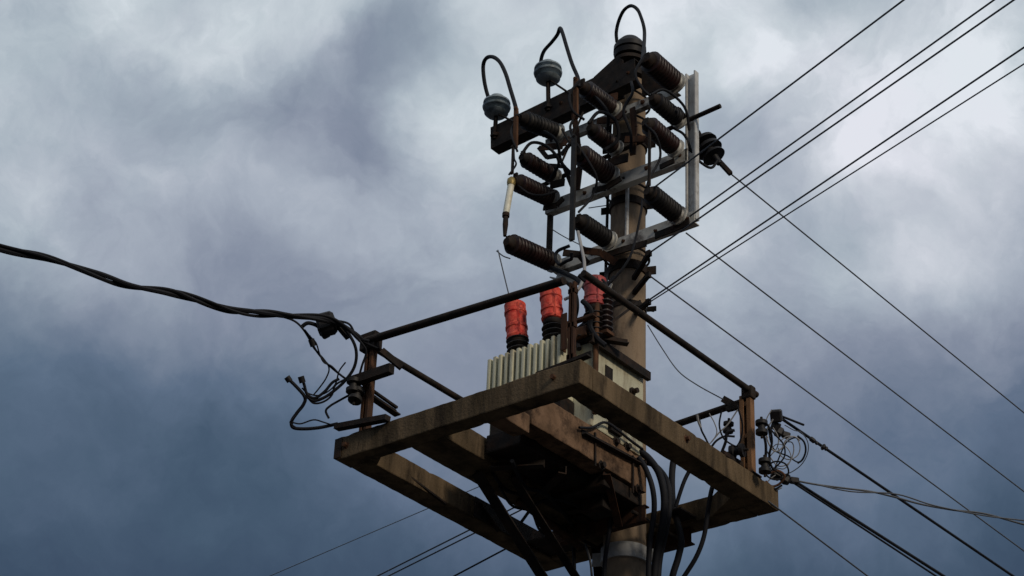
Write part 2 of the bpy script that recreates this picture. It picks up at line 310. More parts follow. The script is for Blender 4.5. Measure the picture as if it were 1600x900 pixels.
# raking struts down to the pole
for a, b, wd in (((-.24, -1.22, 6.99), (-.06, -.14, 6.02), .085), ((-.10, -1.05, 6.99), (-.07, -.13, 6.35), .06), ((-.30, .10, 6.98), (-.13, .02, 6.1), .06)):
    m = MB(); m.angle(a, b, wd, .01); part('strut', m, 'dark', plat, smooth=False)
m = MB(); m.bar((-.76, -1.30, 7.05), (-.74, -.95, 6.985), .02, .012); part('flat_tie', m, 'dark', plat, smooth=False)
m = MB(); m.bar((-.74, -.62, 7.12), (-.72, -.42, 6.985), .035, .012); part('flat_tie', m, 'dark', plat, smooth=False)
# bolts and end plates
for x in (-.84, .78):
    m = MB(); m.bolt((x, Y0+.002, 7.085), (0, -1, 0), .016, .03); part('bolt', m, 'rust', plat)
for y in (-.72,):
    m = MB(); m.bolt((X1-.002, y, 7.085), (1, 0, 0), .016, .03); part('bolt', m, 'rust', plat)
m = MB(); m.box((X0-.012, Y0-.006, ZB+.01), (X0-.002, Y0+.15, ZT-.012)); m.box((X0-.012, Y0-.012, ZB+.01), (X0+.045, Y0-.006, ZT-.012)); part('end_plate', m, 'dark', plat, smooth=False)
m = MB(); m.angle((.60, -1.77, 7.175), (1.0, -1.77, 7.20), .045, .01); part('corner_angle', m, 'dark', plat, smooth=False)
# bearers, clips and clutter under the tank
for y, x0, x1 in ((-.95, -.40, .26), (-.62, -.40, .26), (-.30, -.42, .28)):
    m = MB(); m.box((x0, y-.09, 7.162), (x1, y+.09, 7.315), .004); part('timber_bearer', m, 'timber', plat, smooth=False)
for a, b in (((-.13, -1.25, 6.985), (.17, -1.1, 6.985)), ((-.14, -.75, 6.988), (.2, -.95, 6.988)), ((-.13, -.45, 6.985), (.17, -.38, 6.985)), ((-.14, -.1, 6.985), (-.1, -.38, 6.985))):
    m = MB(); m.angle(a, b, .055, .008); part('cross_tie', m, 'dark', plat, smooth=False)
m = MB(); m.box((-.12, -1.32, 7.03), (.155, -.22, 7.157), .01); part('cable_tray', m, 'dark', plat, smooth=False)

# ------------------------------------------------------------------ corner posts and handrail
def post(x, y, z0, z1, lab, mt='rust', w_=.05, sp=.03):
    t = thing('steel_post', lab, 'post', (x, y, z0), 'short steel posts on the platform corners')
    m = MB(); m.channel((x-sp, y, z0), (x-sp, y, z1), sp*.72, w_, .007, (-1, 0, 0)); part('channel', m, mt, t, smooth=False)
    m = MB(); m.channel((x+sp, y, z0), (x+sp, y, z1), sp*.72, w_, .007, (1, 0, 0)); part('channel', m, mt, t, smooth=False)
    for z in (z0+.08, (z0+z1)/2, z1-.06):
        m = MB(); m.bar((x-.027, y, z), (x+.027, y, z), .03, .03); part('spacer', m, mt, t, smooth=False)
    m = MB(); m.box((x-.07, y-.05, z0), (x+.07, y+.05, z0+.008)); part('foot_plate', m, 'dark', t, smooth=False)
    return t
pL = post(-.76, -1.735, 7.158, 7.85, 'reddish steel post of two channels on the left corner of the platform')
m = MB(); m.box((-.83, -1.78, 7.76), (-.70, -1.70, 7.88), .01); part('top_block', m, 'dark', pL, smooth=False)
pN = post(.84, -1.73, 7.158, 7.74, 'rusty steel post on the near corner of the platform beside the red bushings', 'rustdark', .03, .020)
pR = post(.90, .09, 7.158, 7.74, 'orange-brown steel post of two channels on the right corner of the platform', mt='orange', w_=.05, sp=.042)
m = MB(); m.box((.875, .06, 7.71), (.955, .12, 7.80), .01); part('top_block', m, 'dark', pR, smooth=False)
pF = post(-.76, .27, 7.158, 7.82, 'steel post on the far corner of the platform behind the transformer', 'dark')
def rail(a, b, lab, r=.024):
    m = MB(); m.rod(a, b, r, 12); return single('handrail', m, 'dark', lab, 'rail', 'dark tube rails between the platform posts')
rail((-.78, -1.77, 7.822), (.80, -1.77, 7.748), 'thick dark rail running from the left post across the front of the red bushings', .027)
rail((.905, -1.72, 7.79), (.925, .17, 7.775), 'dark rail sloping from the front of the pole to the right post', .022)
rail((-.77, -1.71, 7.80), (-.77, .22, 7.80), 'dark rail running from the left post back behind the platform beam', .022)
rail((.86, .12, 7.725), (-.72, .28, 7.76), 'short visible dark rail behind the right beam ending at the right post', .024)

# ------------------------------------------------------------------ crossarms and channels on the pole
def arm(x0, x1, z0, z1, y, ht, dp, mt, lab):
    t = thing('crossarm', lab, 'crossarm', ((x0+x1)/2, y, z0), 'steel crossarms on the pole')
    m = MB(); m.channel((x0, y, z0), (x1, y, z1), dp, ht, .008, (0, -1, 0)); part('channel', m, mt, t, smooth=False)
    for k in range(5):
        m = MB(); x = x0+.06+(x1-x0-.12)*(k+random.uniform(-.28, .28)*(0 < k < 4))/4; z = z0+(z1-z0)*(x-x0)/(x1-x0); m.bolt((x, y+.001, z+random.uniform(-.012, .012)), (0, -1, 0), random.uniform(.008, .013), .02); part('bolt', m, 'rustdark', t)
    m = MB(); m.tube([(-.10, y-.01, (z0+z1)/2), (-.155, -.02, (z0+z1)/2), (-.10, .12, (z0+z1)/2), (0, .165, (z0+z1)/2), (.10, .12, (z0+z1)/2), (.155, -.02, (z0+z1)/2), (.10, y-.01, (z0+z1)/2)], .009, 6)
    part('u_bolt', m, 'dark', t)
    return t
arm(-.50, .70, 9.045, 9.045, -.205, .095, .06, 'arm', 'lowest pale grey crossarm in front of the pole')
arm(-.60, .64, 9.58, 9.58, -.20, .10, .06, 'arm', 'middle pale grey crossarm half hidden by brown insulators')
arm(-.62, .56, 10.155, 10.17, -.20, .07, .05, 'arm', 'thin pale crossarm just below the pole top')
arm(-1.07, .26, 10.325, 10.41, -.30, .20, .10, 'dark', 'deep dark crossarm sticking out left with the two blue-grey insulators')
m = MB(); m.channel((.665, -.155, 9.03), (.67, -.155, 10.27), .045, .085, .012, (0, 1, 0))
single('vertical_channel', m, 'galv', 'pale grey vertical steel channel right of the pole', 'steel channel', smooth=False)
m = MB(); m.channel((-.585, -.17, 9.08), (-.585, -.17, 9.55), .03, .035, .006, (0, -1, 0))
single('vertical_channel', m, 'dark', 'thin dark vertical channel joining the left ends of two crossarms', 'steel channel', smooth=False)
m = MB(); m.rod((.92, -.2, 9.875), (-.64, -.2, 9.79), .017, 12)
single('operating_shaft', m, 'dark', 'dark switch operating rod sticking out right past the pale channel', 'rod')
# dark gusset plates near the pole top
m = MB(); m.plate([(-0.281, -0.16, 10.519), (-0.212, -0.16, 10.619), (-0.015, -0.16, 10.718), (0.044, -0.16, 10.675), (0.06, -0.16, 10.322), (-0.136, -0.16, 10.327)], .02, (0, 1, 0))
single('gusset_plate', m, 'dark', 'dark triangular plate against the left side of the pole top', 'plate', smooth=False)
m = MB(); m.plate([(0.224, -0.17, 10.639), (0.304, -0.17, 10.605), (0.528, -0.17, 10.35), (0.594, -0.17, 10.21), (0.461, -0.17, 10.152), (0.328, -0.17, 10.263), (0.232, -0.17, 10.257)], .02, (0, 1, 0))
single('gusset_plate', m, 'dark', 'dark many-sided plate sloping down right of the pole top', 'plate', smooth=False)

# ------------------------------------------------------------------ ribbed insulators
def ribbed(m, a, b, core, shed, n, seg=22):
    L_ = (Vector(b)-Vector(a)).length; pf = [(0, core*.8)]
    for k in range(n):
        t = L_*(k+.15)/n; s_ = L_/n; pf += [(t, core), (t+s_*.45, shed), (t+s_*.58, shed*.97), (t+s_*.62, core*1.05)]
    pf.append((L_, core*.85)); return m.lathe(a, b, pf, seg)
def post_ins(base, tip, lab, mt='brown', shed=.070, core=.058, n=9, up=.09, down=0):
    base, tip = Vector(base), Vector(tip); d = (tip-base).normalized(); L_ = (tip-base).length
    t = thing('post_insulator', lab, 'insulator', base, 'ribbed post insulators of the pole switch')
    a = base+d*.035; b = tip-d*.05
    m = MB(); ribbed(m, a, b, core, shed, n); part('ribbed_body', m, mt, t)
    m = MB(); m.lathe(base, a+d*.004, [(0, core*1.25), (.012, core*1.25), (.0125, core*.9), (.039, core*.9)], 16); part('base_fitting', m, 'arm', t)
    m = MB(); m.lathe(b-d*.004, tip, [(0, core*.85), (.02, core*.9), (.035, core*.6), (.054, core*.5)], 16)
    if up: m.bar(tip-d*.02-Vector((0, 0, down)), tip-d*.02+Vector((0, 0, up)), .034, .016, (0, 1, 0))
    part('terminal', m, 'dark', t)
    return t
post_ins((-.47, -.245, 9.05), (-.50, -.75, 8.985), 'long brown ribbed insulator reaching left from the lowest crossarm above the rail', up=.05, down=.03, n=12, shed=.074, core=.06)
post_ins((.02, -.25, 9.06), (.012, -.62, 9.05), 'black ribbed insulator on the middle of the lowest crossarm', 'black', up=.05)
post_ins((.60, -.25, 9.06), (.595, -.62, 9.07), 'black ribbed insulator at the right end of the lowest crossarm beside the pole', 'black', up=.03)
post_ins((-.50, -.245, 9.60), (-.515, -.68, 9.53), 'brown ribbed insulator above the white fuse tube at the left end of the middle crossarm', up=.07, n=10)
post_ins((.02, -.245, 9.60), (.01, -.64, 9.60), 'large brown ribbed insulator in front of the pole on the middle crossarm', up=.07, shed=.08, core=.066, n=10)
post_ins((.58, -.245, 9.62), (.575, -.62, 9.64), 'brown ribbed insulator at the right end of the middle crossarm', up=.04)
post_ins((-.50, -.22, 9.80), (-.52, -.60, 9.78), 'short brown rocking insulator on the left of the switch rod', up=.06, n=8, shed=.063, core=.052)
post_ins((.05, -.22, 9.84), (.045, -.55, 9.84), 'short brown rocking insulator on the middle of the switch rod', up=.06, n=8, shed=.063, core=.052)
post_ins((.60, -.22, 9.86), (.60, -.58, 9.86), 'short dark rocking insulator on the right of the switch rod', 'black', up=.02, n=8, shed=.063, core=.052)
post_ins((-.47, -.235, 10.17), (-.55, -.60, 10.13), 'dark ribbed insulator hanging under the left end of the deep crossarm', 'black', up=.05, n=9)
post_ins((.04, -.235, 10.17), (-.0, -.60, 10.19), 'brown ribbed insulator under the middle jumper loop near the pole top', up=.07, n=9)
post_ins((.56, -.22, 10.20), (.565, -.60, 10.20), 'dark ribbed insulator sloping down right of the pole top', 'brown', up=.05, shed=.085, core=.07)

# ------------------------------------------------------------------ pin insulators with stalks
def pin(base, top, r, mt, lab, stay=None):
    base, top = Vector(base), Vector(top); d = (top-base).normalized(); t = thing('pin_insulator', lab, 'insulator', base, 'pin insulators above the switch')
    h = .19
    c = top-d*h
    m = MB(); m.lathe(c, top, [(0, r*.42), (.012, r*.72), (.03, r*.88), (.038, r*.62), (.05, r*.66), (.07, r*1.0), (.085, r*1.04), (.09, r*.74), (.102, r*.74), (.118, r*1.0), (.132, r*.98), (.14, r*.62), (.165, r*.60), (.18, r*.5), (.19, r*.25)], 28)
    part('bell', m, mt, t)
    m = MB(); m.rod(base-d*.03, c+d*.01, .017, 10); m.lathe(base-d*.01, base+d*.03, [(0, .035), (.015, .035), (.016, .025), (.035, .025)], 6); part('pin', m, 'dark', t)
    if stay:
        m = MB(); m.rod(c+d*.03, stay, .008, 8); part('tie_rod', m, 'dark', t)
    return t
pin((-1.03, -0.3, 10.331), (-1.024, -0.3, 10.695), .105, 'blue', 'blue-grey pin insulator on the left end of the deep crossarm', (-0.808, -0.35, 10.343))
pin((-0.523, -0.3, 10.385), (-0.544, -0.3, 10.811), .105, 'blue', 'blue-grey pin insulator in the middle of the deep crossarm', (-0.272, -0.35, 10.37))
tp = thing('pin_insulator', 'wide black insulator capping the very top of the pole', 'insulator', (0, 0, 10.79), 'pin insulators above the switch')
m = MB(); m.lathe((0, 0, 10.79), (0, 0, 10.98), [(0, .06), (.005, .116), (.045, .124), (.055, .108), (.065, .124), (.105, .122), (.115, .112), (.14, .10), (.175, .07), (.19, .03)], 28); part('bell', m, 'black', tp)

# vertical terminals / switch blades
def blade(a, b, wd, th, mt, lab, name='contact_bar'):
    m = MB(); m.bar(a, b, wd, th, (0, 1, 0)); m.bolt(Vector(a)+Vector((0, -th/2, 0)), (0, -1, 0), .01, .014); m.bolt(Vector(b)+Vector((0, -th/2, 0)), (0, -1, 0), .01, .014)
    return single(name, m, mt, lab, 'metal bar', smooth=False)
blade((-.57, -.62, 10.21), (-.56, -.62, 9.86), .03, .02, 'rust', 'rusty vertical blade under the left jumper loop')
blade((-.03, -.62, 10.25), (-.02, -.62, 9.90), .034, .02, 'rust', 'rusty vertical blade under the middle jumper loop')
blade((-.565, -.64, 9.86), (-.53, -.68, 9.60), .018, .014, 'dark', 'thin dark link above the white fuse tube')
blade((.0, -.66, 9.72), (.0, -.655, 8.87), .036, .02, 'black', 'long blue-black vertical blade left of the pole')
blade((.60, -.60, 9.60), (.60, -.60, 9.12), .016, .016, 'dark', 'thin dark blade against the right edge of the pole')
m = MB(); m.bar((.03, -.60, 9.95), (-.10, -.66, 9.55), .012, .012); m.bar((-.14, -.62, 9.86), (-.03, -.66, 9.66), .014, .014)
single('switch_linkage', m, 'dark', 'thin crossed dark rods left of the pole between two insulators', 'linkage', smooth=False)

def bracket(pts, wd, mt, lab):
    m = MB()
    for a, b in zip(pts, pts[1:]): m.bar(a, b, wd, .012, (0, 1, 0))
    return single('bracket', m, mt, lab, 'bracket', 'small dark steel brackets of the pole switch', smooth=False)
bracket([(-.50, -.30, 9.86), (-.36, -.30, 9.80), (-.30, -.28, 9.62)], .03, 'dark', 'bent dark bracket left of the pole under the deep crossarm')
bracket([(-.60, -.30, 10.06), (-.52, -.30, 9.94), (-.40, -.29, 9.92), (-.33, -.28, 9.99)], .035, 'dark', 'dark bent bracket hanging below the left part of the deep crossarm')
bracket([(-.30, -.28, 10.27), (-.28, -.26, 10.05), (-.26, -.24, 9.80), (-.28, -.24, 9.60)], .045, 'rustdark', 'long dark strap hanging from the deep crossarm left of the pole')
bracket([(-.16, -.30, 10.02), (-.06, -.30, 9.98), (-.02, -.30, 9.88)], .04, 'dark', 'small dark bracket beside the middle insulators')
bracket([(.22, -.27, 10.10), (.24, -.27, 9.92), (.22, -.26, 9.70)], .045, 'rustdark', 'rusty strap crossing the front of the pole between crossarms')
bracket([(.42, -.30, 10.02), (.50, -.29, 9.95), (.62, -.27, 9.93), (.66, -.25, 9.85)], .03, 'dark', 'dark bent bracket left of the pale vertical channel')
bracket([(-.56, -.27, 9.53), (-.44, -.27, 9.51), (-.38, -.27, 9.55)], .04, 'dark', 'dark bracket under the left end of the middle crossarm')
bracket([(-.12, -.27, 9.52), (.0, -.27, 9.50), (.12, -.26, 9.54)], .045, 'dark', 'dark bracket under the middle crossarm left of the pole')
bracket([(.46, -.27, 9.50), (.58, -.27, 9.51)], .04, 'dark', 'dark bracket under the right end of the middle crossarm')
bracket([(.40, -.24, 8.975), (.56, -.24, 8.98), (.68, -.24, 8.985)], .05, 'dark', 'dark bracket under the right end of the lowest crossarm')
bracket([(-.06, -.24, 8.96), (.12, -.23, 8.965), (.30, -.2, 8.97)], .05, 'dark', 'dark bracket under the lowest crossarm in front of the pole')
JL = 'thin black leads between the switch insulators'
def lead(pts, r, lab):
    m = MB(); m.tube(pts, r, 7); return single('switch_lead', m, 'rubber', lab, 'cable', JL)
lead([(-.52, -.60, 9.80), (-.46, -.56, 9.90), (-.36, -.50, 9.86), (-.30, -.44, 9.74), (-.40, -.40, 9.66)], .012, 'black lead bending from the left rocking insulator')
lead([(.04, -.55, 9.88), (.10, -.50, 9.98), (.18, -.42, 9.92), (.16, -.36, 9.80), (.08, -.40, 9.72)], .013, 'black lead bending from the middle rocking insulator')
lead([(.60, -.58, 9.88), (.66, -.50, 9.94), (.72, -.35, 9.86), (.70, -.26, 9.72)], .010, 'black lead bending from the right rocking insulator')
lead([(.0, -.62, 10.22), (-.05, -.66, 10.10), (-.02, -.66, 9.95), (.04, -.60, 9.88)], .010, 'black lead under the middle jumper loop')
lead([(.565, -.62, 10.2), (.52, -.66, 10.05), (.56, -.64, 9.92), (.60, -.6, 9.86)], .010, 'black lead crossing the right side of the pole top')

lead([(-.545, -.60, 10.16), (-.60, -.62, 10.05), (-.56, -.66, 9.92), (-.54, -.62, 9.82)], .009, 'black lead behind the rusty blade at the far left')
lead([(-.50, -.40, 10.10), (-.40, -.46, 10.02), (-.32, -.44, 9.92), (-.34, -.36, 9.80), (-.28, -.30, 9.70)], .012, 'black lead snaking down under the left of the deep crossarm')
lead([(-.02, -.45, 10.20), (.08, -.50, 10.10), (.14, -.46, 9.98), (.10, -.40, 9.88)], .012, 'black lead dropping in front of the pole top')
lead([(-.20, -.36, 10.24), (-.14, -.44, 10.10), (-.16, -.50, 9.96), (-.10, -.52, 9.80), (-.02, -.58, 9.68)], .010, 'black lead hanging between the two left phases')
lead([(.30, -.40, 10.22), (.34, -.44, 10.08), (.28, -.46, 9.94), (.30, -.40, 9.78), (.26, -.34, 9.66)], .011, 'black lead hanging down the front of the pole')
lead([(.01, -.64, 9.66), (.08, -.60, 9.52), (.10, -.52, 9.40), (.04, -.50, 9.28), (.01, -.60, 9.12)], .009, 'thin lead between the two middle insulators left of the pole')
lead([(-.515, -.66, 9.52), (-.44, -.60, 9.44), (-.40, -.50, 9.46), (-.38, -.36, 9.56)], .008, 'thin lead under the left insulator of the middle crossarm')
lead([(.575, -.62, 9.62), (.64, -.58, 9.52), (.62, -.50, 9.40), (.58, -.56, 9.22), (.59, -.62, 9.10)], .009, 'thin lead between the two right insulators')
bracket([(-.46, -.45, 9.92), (-.30, -.40, 9.90), (-.28, -.38, 9.98)], .05, 'rustdark', 'rusty clevis beside the left rocking insulator')
bracket([(.02, -.42, 9.98), (.16, -.38, 9.96), (.20, -.34, 10.04)], .05, 'rustdark', 'rusty clevis in front of the upper pole')
bracket([(.20, -.33, 9.80), (.34, -.28, 9.78), (.40, -.27, 9.70)], .05, 'rustdark', 'rusty clevis crossing the pole above the middle crossarm')
bracket([(.05, -.30, 9.68), (.20, -.29, 9.67)], .07, 'dark', 'dark clamp plate at the foot of the large middle insulator')
bracket([(-.48, -.30, 9.68), (-.36, -.29, 9.67)], .06, 'dark', 'dark clamp plate at the foot of the left insulator')
bracket([(.00, -.30, 10.25), (.10, -.29, 10.24)], .06, 'rustdark', 'rusty clamp plate near the pole top')
bracket([(-.30, -.36, 9.02), (-.20, -.30, 9.0), (-.16, -.26, 8.93)], .05, 'dark', 'dark bracket where the thick rail meets the lowest crossarm')
bracket([(-.12, -.40, 8.96), (.02, -.34, 8.92), (.10, -.28, 8.84)], .05, 'rustdark', 'rusty bracket beneath the lowest crossarm above the red covers')

# white fuse tube
fz = thing('fuse', 'slim white fuse tube hanging between two brown insulators on the left', 'fuse', (-.53, -.72, 9.03))
m = MB(); m.rod((-.528, -.69, 9.50), (-.53, -.73, 9.23), .024, 16); part('tube', m, 'white', fz)
m = MB(); m.lathe((-.528, -.687, 9.56), (-.528, -.69, 9.49), [(0, .012), (.02, .03), (.05, .032), (.07, .028)], 16); part('top_cap', m, 'brass', fz)
m = MB(); m.lathe((-.53, -.73, 9.235), (-.515, -.75, 9.02), [(0, .026), (.03, .026), (.031, .018), (.10, .02), (.2, .012)], 16); part('bottom_cap', m, 'dark', fz)
m = MB(); m.tube([(-.545, -.70, 9.58), (-.50, -.68, 9.66), (-.535, -.66, 9.74), (-.56, -.64, 9.86)], .007, 6); part('flexible_lead', m, 'rubber', fz)

# ------------------------------------------------------------------ jumper loops
def cable(pts, r, mt, lab, cat='cable', name='cable', group=None, seg=8):
    m = MB(); m.tube(pts, r, seg); return single(name, m, mt, lab, cat, group)
JG = 'black jumper loops above the insulators'
cable([(-1.057, -0.3, 10.601), (-1.086, -0.332, 10.689), (-1.106, -0.364, 10.823), (-1.1, -0.396, 10.952), (-1.045, -0.428, 10.983), (-0.954, -0.46, 10.937), (-0.855, -0.492, 10.827), (-0.766, -0.524, 10.664), (-0.689, -0.556, 10.478), (-0.6, -0.588, 10.25), (-0.558, -0.62, 10.135)], .0155, 'rubber', 'black jumper loop over the left blue-grey insulator', 'jumper cable', 'jumper_loop', JG)
cable([(-0.602, -0.3, 10.746), (-0.586, -0.332, 10.816), (-0.534, -0.364, 10.869), (-0.438, -0.396, 10.892), (-0.36, -0.428, 10.91), (-0.313, -0.46, 10.929), (-0.262, -0.492, 10.839), (-0.192, -0.524, 10.654), (-0.116, -0.556, 10.458), (-0.035, -0.588, 10.28), (-0.003, -0.62, 10.169)], .0145, 'rubber', 'black pointed jumper over the middle blue-grey insulator', 'jumper cable', 'jumper_loop', JG)
cable([(-0.085, -0.05, 10.952), (-0.074, -0.075, 11.027), (-0.033, -0.1, 11.103), (0.031, -0.125, 11.155), (0.113, -0.15, 11.144), (0.19, -0.175, 11.058), (0.243, -0.2, 10.941), (0.284, -0.225, 10.825), (0.308, -0.25, 10.729)]+[(0.408, -0.4, 10.472), (0.533, -0.6, 10.157)], .0135, 'rubber', 'tall black jumper loop above the pole top', 'jumper cable', 'jumper_loop', JG)

# ------------------------------------------------------------------ transformer
TX0, TX1, TY0, TY1, TZ0, TZ1 = -.46, .30, -.80, -.225, 7.33, 7.93
tr = thing('transformer', 'cream-grey finned oil transformer sitting on the platform in front of the pole', 'transformer', ((TX0+TX1)/2, (TY0+TY1)/2, TZ0-.01))
m = MB(); m.box((TX0, TY0, TZ0), (TX1, TY1, TZ1), .01); part('tank', m, 'tank', tr, smooth=False)
m = MB(); m.box((TX0-.03, TY0-.03, TZ1+.002), (TX1+.03, TY1+.02, TZ1+.022), .003); part('lid', m, 'dark', tr, smooth=False)
m = MB(); m.channel((TX1+.045, TY0-.06, TZ1-.01), (TX1+.045, TY1+.02, TZ1-.01), .03, .06, .008, (1, 0, 0)); part('rim_rail', m, 'dark', tr, smooth=False)
NF = 13
for k in range(NF):
    x = -.43+.048*k; j = random.uniform(-.004, .004); zz = 7.955+random.uniform(-.006, .006)
    m = MB()
    m.box((x-.014, TY0-.16+j, TZ0+.20), (x+.014, TY0-.002, zz), .009)
    part('cooling_fin', m, 'tank', tr)
for k in range(9):
    y = TY0+.06+.055*k
    m = MB(); m.box((TX0-.11, y-.012, TZ0+.05), (TX0-.002, y+.012, 7.90), .007); part('cooling_fin', m, 'tank', tr)
m = MB(); m.box((TX0+.1, TY0+.05, TZ0-.011), (TX1-.1, TY1-.05, TZ0-.001)); part('skid', m, 'dark', tr, smooth=False)
m = MB(); m.box((-.40, TY0-.15, TZ0-.005), (.17, TY0-.003, TZ0+.19), .006); part('lower_tray', m, 'dark', tr, smooth=False)
m = MB(); m.box((TX1+.001, -.66, 7.72), (TX1+.006, -.58, 7.82)); part('rating_plate', m, 'dark', tr, smooth=False)
m = MB(); m.lathe((TX1, -.36, 7.75), (TX1+.05, -.36, 7.75), [(0, .03), (.012, .03), (.013, .018), (.05, .018)], 14); part('drain_valve', m, 'dark', tr)
m = MB(); m.lathe((TX1, -.33, 7.60), (TX1+.06, -.33, 7.60), [(0, .055), (.02, .055), (.03, .04), (.05, .03), (.06, .01)], 16); part('valve_cap', m, 'white', tr)
def bushing(x, y, tilt, cov, lab, zt=8.44, c0=.185):
    b = Vector((x, y, TZ1+.02)); t_ = Vector((x+tilt, y-.01, zt)); d = (t_-b).normalized()
    m = MB(); ribbed(m, b, b+d*.20, .052, .078, 5); bs = part('bushing', m, 'black', tr, lab)
    m = MB(); hh = (t_-b).length+.05-c0
    m.lathe(b+d*c0, t_, [(0, .056), (.012, .072), (.03, .076), (.04, .070), (hh*.3, .071), (hh*.32, .076), (hh*.38, .076), (hh*.40, .071), (hh*.7, .072), (hh*.72, .077), (hh*.78, .077), (hh*.8, .072), (hh*.97, .074), (hh, .066)], 24); part('bushing_cover', m, cov, bs)
    m = MB(); v = Vector((math.cos(5.6), math.sin(5.6), 0)); m.bar(b+d*(c0+.02)+v*.072, b+d*(c0+hh-.02)+v*.072, .012, .016); part('cover_seam', m, cov, bs)
    m = MB(); m.lathe(b+d*(c0-.03), b+d*(c0+.014), [(0, .06), (.01, .066), (.03, .066), (.044, .06)], 20); part('cover_clamp', m, 'dark', bs)
    return bs
bushing(-.315, -.78, -.045, 'red', 'left bushing with bright red cover', 8.37, .18)
bushing(-.02, -.78, -.04, 'red', 'middle bushing with red cover', 8.38, .235)
bushing(.29, -.76, .0, 'darkred', 'right bushing with darker red cover', 8.36, .24)
for x in (-.25, -.05, .14):
    m = MB(); ribbed(m, (x, -.42, TZ1+.02), (x, -.42, TZ1+.16), .028, .045, 3); b2 = part('low_voltage_bushing', m, 'black', tr)
for x, z in ((-.40, .07), (-.13, .06), (.09, .06)):
    m = MB(); m.lathe((x, -.74, TZ1+.02), (x, -.74, TZ1+.02+z), [(0, .02), (.03, .02), (.031, .012), (z, .012)], 8); part('lid_bolt', m, 'dark', tr)
m = MB(); m.box((.10, -.86, TZ1+.024), (.29, -.68, TZ1+.10), .01); part('junction_box', m, 'rust', tr, smooth=False)
m = MB(); m.rod((.33, -.80, 7.40), (.33, -.80, 8.25), .018, 10); part('breather_pipe', m, 'rust', tr)

m = MB(); m.angle((0.325, -0.907, 7.233), (0.325, -0.281, 7.269), .04, .006); part('side_angle', m, 'dark', tr, smooth=False)
for q in [[(0.315, -0.773, 7.282), (0.315, -0.766, 7.054)], [(0.315, -0.36, 7.286), (0.315, -0.357, 7.026)]]:
    m = MB(); m.bar(q[0], q[1], .014, .010, (1, 0, 0)); part('hold_down_strap', m, 'dark', tr, smooth=False)
for q in [(0.306, -0.687, 7.092), (0.306, -0.288, 7.081), (0.306, -0.539, 7.316), (0.306, -0.412, 7.331)]:
    m = MB(); m.bolt(q, (1, 0, 0), .02, .03); part('hold_down_bolt', m, 'dark', tr)
m = MB(); m.tube([(0.33, -0.961, 7.236), (0.33, -0.828, 7.291), (0.33, -0.693, 7.383), (0.33, -0.553, 7.385), (0.33, -0.411, 7.37), (0.33, -0.275, 7.361)], .009); part('tank_lead', m, 'rubber', tr)
m = MB(); m.box((TX1+.001, -.62, 7.36), (TX1+.03, -.50, 7.44), .004); part('terminal_box', m, 'dark', tr, smooth=False)
# leads from bushings up to the lowest insulators
cable([(-0.596, -0.72, 8.962), (-0.566, -0.74, 8.905), (-0.494, -0.76, 8.697), (-0.425, -0.78, 8.503)], .0045, 'alu', 'thin grey lead dropping to the left red bushing', 'cable', 'bushing_lead')
cable([(-0.607, -0.72, 8.96), (-0.555, -0.71, 8.906), (-0.499, -0.7, 8.871)], .0045, 'alu', 'very short thin grey wire at the tip of the lowest left insulator', 'cable', 'bushing_lead')
cable([(0.023, -0.62, 8.948), (0.076, -0.65, 8.797), (0.129, -0.68, 8.638), (0.149, -0.71, 8.508), (0.136, -0.74, 8.409), (0.097, -0.77, 8.348), (0.062, -0.8, 8.316)], .0115, 'grey', 'pale grey cable curving down to the middle red bushing', 'cable', 'bushing_lead')
cable([(-0.027, -0.62, 8.796), (-0.041, -0.6, 8.765), (-0.1, -0.58, 8.775), (-0.175, -0.56, 8.784), (-0.226, -0.54, 8.868), (-0.221, -0.52, 8.928), (-0.137, -0.5, 8.95)], .012, 'rubber', 'short black cable loop at the left end of the lowest crossarm', 'cable', 'bushing_lead')
cable([(0.546, -0.6, 9.027), (0.554, -0.64, 8.862), (0.507, -0.68, 8.56), (0.383, -0.72, 8.386), (0.284, -0.76, 8.327), (0.282, -0.8, 8.332)], .008, 'rubber', 'thin black lead falling across the pole to the right bushing', 'cable', 'bushing_lead')
cable([(0.122, -0.8, 8.248), (0.094, -0.767, 8.166), (0.045, -0.733, 8.101), (0.05, -0.7, 7.995)], .011, 'grey', 'grey cable dropping behind the middle red bushing', 'cable', 'bushing_lead')
cable([(-0.455, -0.3, 8.98), (-0.241, -0.392, 8.812), (-0.059, -0.483, 8.646), (0.121, -0.575, 8.394), (0.156, -0.667, 8.193), (0.133, -0.758, 8.062), (0.231, -0.85, 7.872)], .017, 'rubber', 'black cable between the middle and right bushings', 'cable', 'bushing_lead')
cable([(0.038, -0.3, 8.805), (0.097, -0.4, 8.584), (0.104, -0.5, 8.385), (0.213, -0.6, 8.158), (0.222, -0.7, 7.966)], .015, 'rubber', 'black cable hanging beside the pole above the tank', 'cable', 'bushing_lead')
m = MB(); m.angle((-0.38, -0.35, 8.868), (0.197, -0.5, 8.514), .06, .01); single('bracket', m, 'arm', 'short grey-brown bracket below the lowest crossarm', 'bracket', smooth=False)
cable([(0.217, -0.85, 8.427), (0.264, -0.82, 8.377), (0.335, -0.79, 8.387), (0.377, -0.76, 8.32), (0.336, -0.73, 8.251), (0.264, -0.7, 8.192)], .016, 'rubber', 'black cable looped over the right bushing', 'cable', 'bushing_lead')
cable([(0.184, -0.95, 8.341), (0.231, -0.912, 8.271), (0.227, -0.875, 8.17), (0.17, -0.838, 8.086), (0.091, -0.8, 8.056)], .013, 'rubber', 'black cable dropping between the middle bushing and the near post', 'cable', 'bushing_lead')
cable([(0.286, -0.9, 8.187), (0.341, -0.875, 8.105), (0.315, -0.85, 8.011), (0.36, -0.825, 7.915), (0.403, -0.8, 7.866)], .018, 'rubber', 'black cable falling from the right bushing to the lid corner', 'cable', 'bushing_lead')
